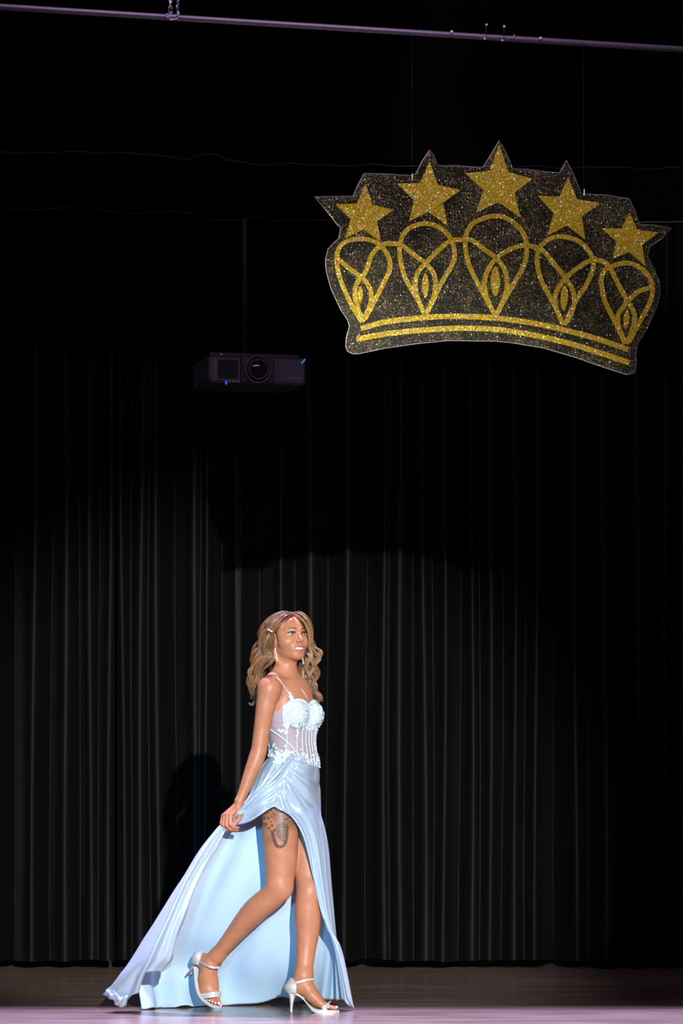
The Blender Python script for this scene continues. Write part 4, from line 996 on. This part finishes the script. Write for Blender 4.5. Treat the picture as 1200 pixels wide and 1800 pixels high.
# smooth the shell a little so it bridges the breasts like a corset
BVn = np.array([tuple(v) for v in BV]).reshape(nt_+1, nphi, 3)
for _ in range(3):
    BVn[1:-1] = .5*BVn[1:-1] + .125*(BVn[:-2]+BVn[2:]+np.roll(BVn[1:-1],1,1)+np.roll(BVn[1:-1],-1,1))
cx_ = BVn.mean(axis=1, keepdims=True); dd = BVn-cx_; dd[:,:,2]=0; BVn = BVn + dd/np.linalg.norm(dd,axis=2,keepdims=True)*.0025
o = adopt(mesh_obj('sheer_bodice', BVn.reshape(-1,3), BF, M_SHEER), gown); o['label'] = 'sheer mesh corset panel'
def bod(phi_deg, t, out=.0025):
    """point on the corset; t 0 top..1 bottom"""
    ii = (phi_deg+180)/360*nphi; i0 = int(math.floor(ii)) % nphi; a = ii-math.floor(ii); jj = min(max(t,0),.9999)*nt_; j0 = int(jj); b_ = jj-j0
    p = (BVn[j0,i0]*(1-a)+BVn[j0,(i0+1)%nphi]*a)*(1-b_)+(BVn[j0+1,i0]*(1-a)+BVn[j0+1,(i0+1)%nphi]*a)*b_
    du = BVn[j0,(i0+2)%nphi]-BVn[j0,(i0-2)%nphi]; dv = BVn[min(j0+2,nt_),i0]-BVn[max(j0-2,0),i0]
    n = np.cross(dv, du); n /= np.linalg.norm(n)+1e-9
    cc = p-cx_[j0,0]
    if n@cc < 0: n = -n
    return Vector(p+n*out), Vector(n)
# solid cups
cv, cf = [], []
nu, nv = 44, 16
for j in range(nv+1):
    for i in range(nu+1):
        ph = -62+116*i/nu; t = .36*j/nv*(1+.12*math.sin(i*.9)*(j/nv)); cv.append(bod(ph, t, .0022)[0])
cf = [(j*(nu+1)+i, j*(nu+1)+i+1, (j+1)*(nu+1)+i+1, (j+1)*(nu+1)+i) for j in range(nv) for i in range(nu)]
o = adopt(mesh_obj('bust_cups', cv, cf, M_LACE), gown); o['label'] = 'lace-covered bust cups'
# boning channels
for ph0, ph1, t0, t1 in ((-112,-112,.0,1),(-58,-62,.38,1),(-34,-38,.36,1),(-20,-22,.34,1),(-8,-9,.34,1),(4,3,.34,1),(16,14,.34,1),(28,25,.34,1),(40,38,.3,1),(70,70,.1,1),(120,120,0,1)):
    pts = [bod(ph0+(ph1-ph0)*k/14, t0+(t1-t0)*k/14, .003)[0] for k in range(15)]
    mb = MB(); mb.tube(pts, .0026, 6); adopt(mb.obj('boning', M_LACE), gown)
pts = [bod(-100+70*k/16, .27+.62*k/16, .0035)[0] for k in range(17)]
mb = MB(); mb.tube(pts, .0032, 6); o = adopt(mb.obj('boning', M_LACE), gown)
# small beads in rows along the front channels
mb = MB()
for ph in (-29,-15,-3,10,22,34,44):
    for k in range(24): mb.ell(bod(ph, .36+.62*k/24, .004)[0], (.0021,)*3, None, 6, 4)
o = adopt(mb.obj('pearl_rows', M_BEAD), gown); o['kind'] = 'stuff'
# lace flowers
def flower(mb, p, n, r_):
    n = n.normalized(); a = n.orthogonal().normalized(); b_ = n.cross(a); ph = rng.uniform(0, 6.28)
    for k in range(5):
        q = ph+2*PI*k/5; d = a*math.cos(q)+b_*math.sin(q); s_ = n.cross(d)
        c = p+d*r_*.62+n*r_*.15
        mb.add([p, p+d*r_*.35+s_*r_*.34+n*.001, c+s_*r_*.42+d*r_*.1+n*r_*.25, p+d*r_*1.0+n*r_*.2, c-s_*r_*.42+d*r_*.1+n*r_*.25, p+d*r_*.35-s_*r_*.34+n*.001, c+n*r_*.02],
               [(0,1,6),(1,2,6),(2,3,6),(3,4,6),(4,5,6),(5,0,6)])
    mb.ell(p+n*r_*.25, (r_*.22,)*3, None, 6, 4)
mb = MB()
for k in range(330):
    ph = rng.uniform(-65, 56); t = rng.uniform(-.01, .40)*(1 if rng.uniform() < .85 else 1.1)
    p, n = bod(ph, max(t, .002), .004); flower(mb, p, n, rng.uniform(.0045, .0075))
for k in range(40):
    ph = -62+118*k/39; p, n = bod(ph, .003, .003); flower(mb, p+Vector((0,0,.002)), n, rng.uniform(.005,.0075))
for k in range(150):
    ph = rng.uniform(-170, 80); t = 1-abs(rng.normal(0, .12)); p, n = bod(ph, t, .004); flower(mb, p, n, rng.uniform(.005, .0085))
for (ph, t) in ((-70,.42),(-66,.40),(-74,.38),(-62,.46),(-36,.45),(-34,.5),(-37,.55),(-90,.70),(-86,.66),(-82,.74),(-95,.8),(-84,.82),(-76,.86),(-70,.80),(-60,.78),(-62,.70),(-106,.5),(-108,.62),(-104,.75),(-100,.85),(-20,.42),(-8,.4),(5,.42),(30,.4)):
    p, n = bod(ph, t, .004); flower(mb, p, n, .0075)
# lace hanging below the waist on the near side
for k in range(60):
    px = rng.uniform(478, 508); py = rng.uniform(1322, 1322+ (508-px)*.9+6)
    o_ = P(px, py, -.5); h = bvh.ray_cast(o_, (o_-Vector((0,0,EYE))).normalized(), 1.0)
    if h[0]: flower(mb, h[0]+Vector((0,-.016,0)), Vector((-.1,-1,.1)), rng.uniform(.005,.0085))
o = adopt(mb.obj('lace_flowers', M_LACE, smooth=False), gown); o['kind'] = 'stuff'
mb = MB()
for k in range(130):
    ph = rng.uniform(-110, 60); t = rng.choice([rng.uniform(0,.4), rng.uniform(.8,1)]); mb.ell(bod(ph, t, .008)[0], (.0017,)*3, None, 5, 3)
o = adopt(mb.obj('crystals', M_GLINT, smooth=False), gown); o['kind'] = 'stuff'
# straps
def skin_path(pts, out):
    r = []
    for px, py in pts:
        o_ = P(px, py, -.6); d = (o_-Vector((0,0,EYE))).normalized(); h = bvh.ray_cast(o_, d, 1.2)
        r.append(h[0]+h[1]*out if h[0] else P(px, py, 0))
    return r
mb = MB(); mb.tube(skin_path([(486,1190.5),(491,1196),(497,1204),(503,1212),(507,1218),(510,1226),(514,1236)], .0015), .0017, 6); mb.tube([T(509,1200,CHY,-.085,.01), T(505,1195,CHY,-.08,-.03), T(505,1215,CHY,-.075,-.075), T(508,1268,CHY,-.06,-.10)], .0016, 6); adopt(mb.obj('strap', M_LACE), gown)
mb = MB(); mb.tube(skin_path([(529,1211),(533,1217),(537,1223),(541,1231)], .0015), .0014, 6); adopt(mb.obj('strap', M_LACE), gown)
mb = MB()
for k, (px, py) in enumerate([(508,1219),(510,1222),(508.5,1225),(512,1226),(511,1229.5),(514,1230),(515,1233.5),(512.5,1234),(517,1236),(514,1239),(519,1238.5),(521,1236),(517,1241),(513,1243),(510,1245)]):
    p = skin_path([(px, py)], .004)[0]; flower(mb, p, Vector((.2,-1,.3)), .0068)
o = adopt(mb.obj('strap_lace', M_LACE, smooth=False), gown); o['kind'] = 'stuff'

# ---- skirt sheets
def sheet(ctrl, su, sv):
    """ctrl rows x cols x (px,py,dy) -> dense (R, Cc, 3) of the same triple"""
    A_ = catmull(np.array(ctrl, float), sv); B_ = catmull(np.transpose(A_, (1,0,2)), su); return np.transpose(B_, (1,0,2))
def toW(S_):
    Yv = 15+S_[...,2]; return np.stack([(S_[...,0]-600)*Yv/FPX, Yv, EYE+(HOR-S_[...,1])*Yv/FPX], -1)
def normals(Wd):
    du = np.gradient(Wd, axis=1); dv = np.gradient(Wd, axis=0); n = np.cross(du, dv); return n/(np.linalg.norm(n, axis=2, keepdims=True)+1e-9)
def clear_body(Wd, gap):
    flat = Wd.reshape(-1,3)
    for i in range(len(flat)):
        p = Vector(flat[i]); r = bvh.find_nearest(p, .06)
        if r[0] is None: continue
        d = p-r[0]; s_ = d.dot(r[1])
        if s_ < gap: flat[i] = tuple(r[0]+r[1]*gap)
    return flat.reshape(Wd.shape)
def relax(Wd, n=2, a=.5):
    for _ in range(n):
        Q = Wd.copy(); Q[1:-1,1:-1] = (1-a)*Wd[1:-1,1:-1]+a*.25*(Wd[:-2,1:-1]+Wd[2:,1:-1]+Wd[1:-1,:-2]+Wd[1:-1,2:]); Wd = Q
    return Wd
def skirt_obj(name, Wd, mask, mats, thick, offset, label=None):
    R_, Cc = Wd.shape[:2]
    F_ = [(j*Cc+i, (j+1)*Cc+i, (j+1)*Cc+i+1, j*Cc+i+1) for j in range(R_-1) for i in range(Cc-1) if mask is None or mask[j,i]]
    me_v = Wd.reshape(-1,3); used = sorted({i for f in F_ for i in f}); mp_ = {u: k for k, u in enumerate(used)}
    o = mesh_obj(name, me_v[used], [tuple(mp_[i] for i in f) for f in F_], mats)
    s_ = o.modifiers.new('cloth_thickness', 'SOLIDIFY'); s_.thickness = thick; s_.offset = offset; s_.material_offset = 1; s_.material_offset_rim = 0; s_.use_even_offset = False
    adopt(o, gown)
    if label: o['label'] = label
    return o
def cols0(r, left): return left+r
mleft = [  # 4 columns left of the slit top (hip-to-hand drape), rows 0..3
 [(404,1441,-.008),(428,1416,-.022),(456,1391,-.045),(484,1362,-.045)],
 [(403,1444,-.010),(430,1424,-.030),(458,1402,-.065),(480,1385,-.065)],
 [(404,1448,-.012),(432,1435,-.035),(455,1419,-.075),(474,1405,-.075)],
 [(406,1452,-.012),(434,1446,-.035),(455,1434,-.070),(469,1424,-.076)]]
main = [
 [(516,1329,.000),(530,1331,-.005),(545,1337,.030),(556,1346,.100),(548,1340,.19),(520,1330,.235),(492,1326,.215),(480,1325,.17),(474,1326,.12)],
 [(500,1366,-.050),(520,1364,-.050),(543,1366,.000),(555,1372,.110),(549,1368,.22),(515,1366,.28),(485,1368,.25),(468,1370,.19),(458,1372,.12)],
 [(488,1397,-.072),(512,1395,-.062),(542,1397,-.010),(559,1403,.110),(552,1400,.25),(510,1400,.32),(470,1405,.28),(448,1405,.2),(438,1405,.11)],
 [(483,1417,-.078),(503,1417,-.068),(542,1421,-.010),(562,1427,.110),(554,1425,.26),(505,1425,.31),(452,1428,.25),(425,1432,.18),(412,1432,.09)],
 [(512,1436,-.055),(528,1440,-.055),(553,1446,.000),(569,1453,.110),(558,1455,.25),(500,1455,.27),(445,1460,.22),(410,1460,.15),(394,1453,.06)],
 [(534,1474,-.020),(546,1478,-.025),(562,1485,.020),(575,1494,.110),(560,1500,.23),(495,1505,.22),(430,1505,.19),(388,1505,.15),(366,1497,.10)],
 [(550,1540,.005),(558,1545,.000),(570,1552,.030),(580,1561,.115),(560,1565,.22),(485,1570,.20),(408,1570,.22),(355,1565,.20),(325,1560,.15)],
 [(567,1612,.030),(572,1616,.025),(580,1623,.055),(586,1632,.130),(566,1640,.24),(480,1640,.25),(392,1640,.30),(322,1635,.30),(284,1632,.22)],
 [(590,1660,.070),(591,1665,.085),(592,1671,.120),(588,1678,.190),(564,1695,.28),(470,1700,.33),(375,1705,.42),(295,1705,.43),(244,1706,.28)],
 [(611,1755,.150),(604,1757,.20),(596,1757,.27),(583,1757,.340),(556,1756,.40),(490,1755,.48),(385,1770,.44),(300,1774,.31),(250,1776,.19)]]
rows = []
for r, row in enumerate(main):
    if r < 4: L_ = mleft[r]
    else: L_ = [(x, y+16*(r-3), d) for x, y, d in mleft[3]]
    rows.append(L_+row)
SU, SV = 22, 20
S_ = sheet(rows, SU, SV); W_ = toW(S_)
nC = S_.shape[1]; nR = S_.shape[0]
W_ = clear_body(W_, .006); W_ = relax(W_, 6)
q0, q1 = int(6.6*SV), 4*SU
W_[q0:, q1:8*SU] = relax(W_[q0:, q1:8*SU], 25)
# folds
nr = normals(W_); u_i = np.arange(nC)[None,:]/SU; v_i = np.arange(nR)[:,None]/SV
px_, py_ = S_[...,0], S_[...,1]
an = np.arctan2(py_-1322, px_-468); rr_ = np.hypot(px_-468, py_-1322)
pleat = (1.6*(1-np.abs(np.sin(an*11+.5*np.sin(an*5)+rr_*.006)))**1.5+.6*(1-np.abs(np.sin(an*23+1.2-rr_*.008))))*.0062*np.clip((rr_-25)/40,0,1)*(1+np.clip(rr_-50,0,60)/50)
front = np.clip((4.2+2.6-u_i)/.9, 0, 1)*np.clip((3.7-v_i)/1.0, 0, 1)*np.clip((u_i-4.0)/.3, 0, 1)
an2 = np.arctan2(py_-1415, px_-495)
drape = np.clip((4.3-u_i)/.6, 0, 1)*np.clip((3.2-v_i)/.2, 0, 1)
longf = np.clip((v_i-3)/2, 0, 1)*np.clip((7.4-u_i)/.6, 0, 1)*np.clip((u_i-4)/.3, 0, 1)
disp = pleat*front + drape*(.0062*np.sin(v_i*6.6+u_i*.5)+.0035*np.sin(v_i*13-u_i)) + longf*(.007*np.sin((u_i-4)*5.2+v_i*.35)+.003*np.sin((u_i-4)*13+1+v_i*.5))
back = np.clip((u_i-7.6)/.8, 0, 1)*np.clip((v_i-2.5)/3, 0, 1)
disp = disp + back*(.012*np.sin(u_i*4.2+v_i*.12)+.009*np.sin(u_i*7.7+1.3-v_i*.2)*np.clip((v_i-5)/3,0,1)+.004*np.sin(v_i*2.1+u_i*3))
hemw = np.clip((v_i-7.5)/1.5, 0, 1)*back
disp = disp + hemw*.02*np.sin(u_i*6.0+.5)
W_ = W_ + nr*disp[...,None]
W_[:int(3.2*SV)] = clear_body(W_[:int(3.2*SV)], .004)
W_[...,2] = np.maximum(W_[...,2], .004)
mask = np.ones((nR-1, nC-1), bool); mask[3*SV:, :4*SU] = False
# which side is out? the first face normal should look to the hall for the front panel
nn = normals(W_)[2*SV, 5*SU]; flip = nn[1] > 0
mt = [M_SATIN, M_LINING]
sk = skirt_obj('skirt', W_, mask, mt, .0022, -1, 'satin skirt with pleated hip and long side slit')
def fix_out(o, j, flip_if):
    if flip_if: o.data.flip_normals()
me_n = sk.data.polygons; 
# test: polygon near the front hip must face -Y
best = min(me_n, key=lambda p: (Vector(p.center)-(P(520,1380,-.06)-Vector(sk.parent.location)-Vector(person.location))).length)
if best.normal.y > 0: sk.data.flip_normals()
# the train gathered in the hand, outside showing
train = [
 [(508,1329,.012),(498,1328,.02),(486,1327,.05),(474,1326,.12),(486,1326,.20)],
 [(486,1361,-.030),(476,1361,-.02),(465,1360,.01),(456,1357,.09),(470,1360,.22)],
 [(458,1392,-.030),(454,1390,-.02),(450,1388,.00),(446,1385,.06),(455,1392,.2)],
 [(431,1419,-.022),(430,1418,-.015),(429,1416,.00),(428,1414,.03),(436,1425,.14)],
 [(404,1451,-.010),(401,1450,-.008),(398,1449,-.004),(395,1447,.01),(399,1448,.05)],
 [(395,1462,-.030),(391,1461,-.035),(387,1458,-.03),(383,1455,.0),(388,1461,.05)],
 [(378,1500,-.040),(368,1498,-.060),(358,1496,-.055),(350,1500,.0),(360,1507,.07)],
 [(351,1555,-.045),(338,1554,-.085),(324,1554,-.085),(313,1562,.0),(325,1570,.10)],
 [(326,1628,-.045),(308,1626,-.100),(288,1624,-.10),(272,1625,.01),(288,1638,.12)],
 [(311,1675,-.030),(288,1680,-.095),(254,1683,-.10),(232,1688,.03),(250,1700,.15)],
 [(305,1694,-.020),(270,1706,-.070),(236,1716,-.07),(205,1722,.04),(232,1732,.16)],
 [(302,1699,-.015),(262,1714,-.050),(222,1757,-.03),(186,1742,.05),(224,1757,.15)]]
S2 = sheet(train, 14, 12); W2 = toW(S2); W2 = clear_body(W2[:50], .006) if False else W2
n2 = normals(W2); u2 = np.arange(S2.shape[1])[None,:]/14; v2 = np.arange(S2.shape[0])[:,None]/12
amp = np.clip((v2-4)/3, 0, 1)*np.clip((4-u2)/.5, 0, 1)
d2 = amp*(.016*(1-2*np.abs(np.sin(u2*2.9+v2*.16)))+.006*np.sin(u2*9+v2*.5+1)) + np.clip((4.5-v2)/1, 0, 1)*.004*np.sin(u2*8+v2*2)
d2 = d2 + np.clip((v2-6)/2,0,1)*np.clip(1.3-u2,0,1)*(.005*np.sin(v2*3.5+u2*2))
d2 = d2 + np.clip((v2-10.3)/.7,0,1)*np.clip((u2-1.6)/.5,0,1)*(.008*np.sin(u2*11)+.004*np.sin(u2*23+1))
W2 = W2 + n2*d2[...,None]; W2[:40] = clear_body(W2[:40], .005); W2[...,2] = np.maximum(W2[...,2], .004)
tr = skirt_obj('train', W2, None, mt, .0022, -1, 'shiny satin outside of the train gathered in her hand')
best = min(tr.data.polygons, key=lambda p: (Vector(p.center)-(P(300,1625,-.10)-Vector(tr.parent.location)-Vector(person.location))).length)
if best.normal.y > 0: tr.data.flip_normals()
# rolled sash edge running from the waist to the hand
mb = MB(); pts = catmull([tuple(P(*q)) for q in ((517,1329,-.012),(500,1346,-.045),(483,1364,-.062),(456,1392,-.060),(430,1417,-.046),(414,1432,-.020))], 6)
mb.tube(pts, [.006+.004*math.sin(PI*k/(len(pts)-1)) for k in range(len(pts))], 10); adopt(mb.obj('rolled_sash', M_SATIN), gown)
# frayed turned tip at the end of the train
tip = [[(190,1738,.03),(200,1742,-.01),(212,1752,-.04),(224,1748,-.03)],
       [(184,1744,.035),(196,1750,-.02),(210,1760,-.05),(224,1756,-.03)],
       [(183,1748,.04),(198,1757,-.01),(209,1769,-.035),(221,1771,-.02)],
       [(192,1750,.05),(202,1760,.01),(213,1768,.0),(219,1766,.0)]]
S3 = sheet(tip, 8, 6); W3 = toW(S3); n3 = normals(W3)
u3 = np.arange(S3.shape[1])[None,:]; v3 = np.arange(S3.shape[0])[:,None]
W3 = W3 + n3*(.004*np.sin(u3*.9+v3*.5)+.003*np.sin(u3*.45-v3*.6))[...,None]; W3[...,2] = np.maximum(W3[...,2], .003)
skirt_obj('train_tip', W3, None, [M_SATIN, M_LINING], .0018, 0)
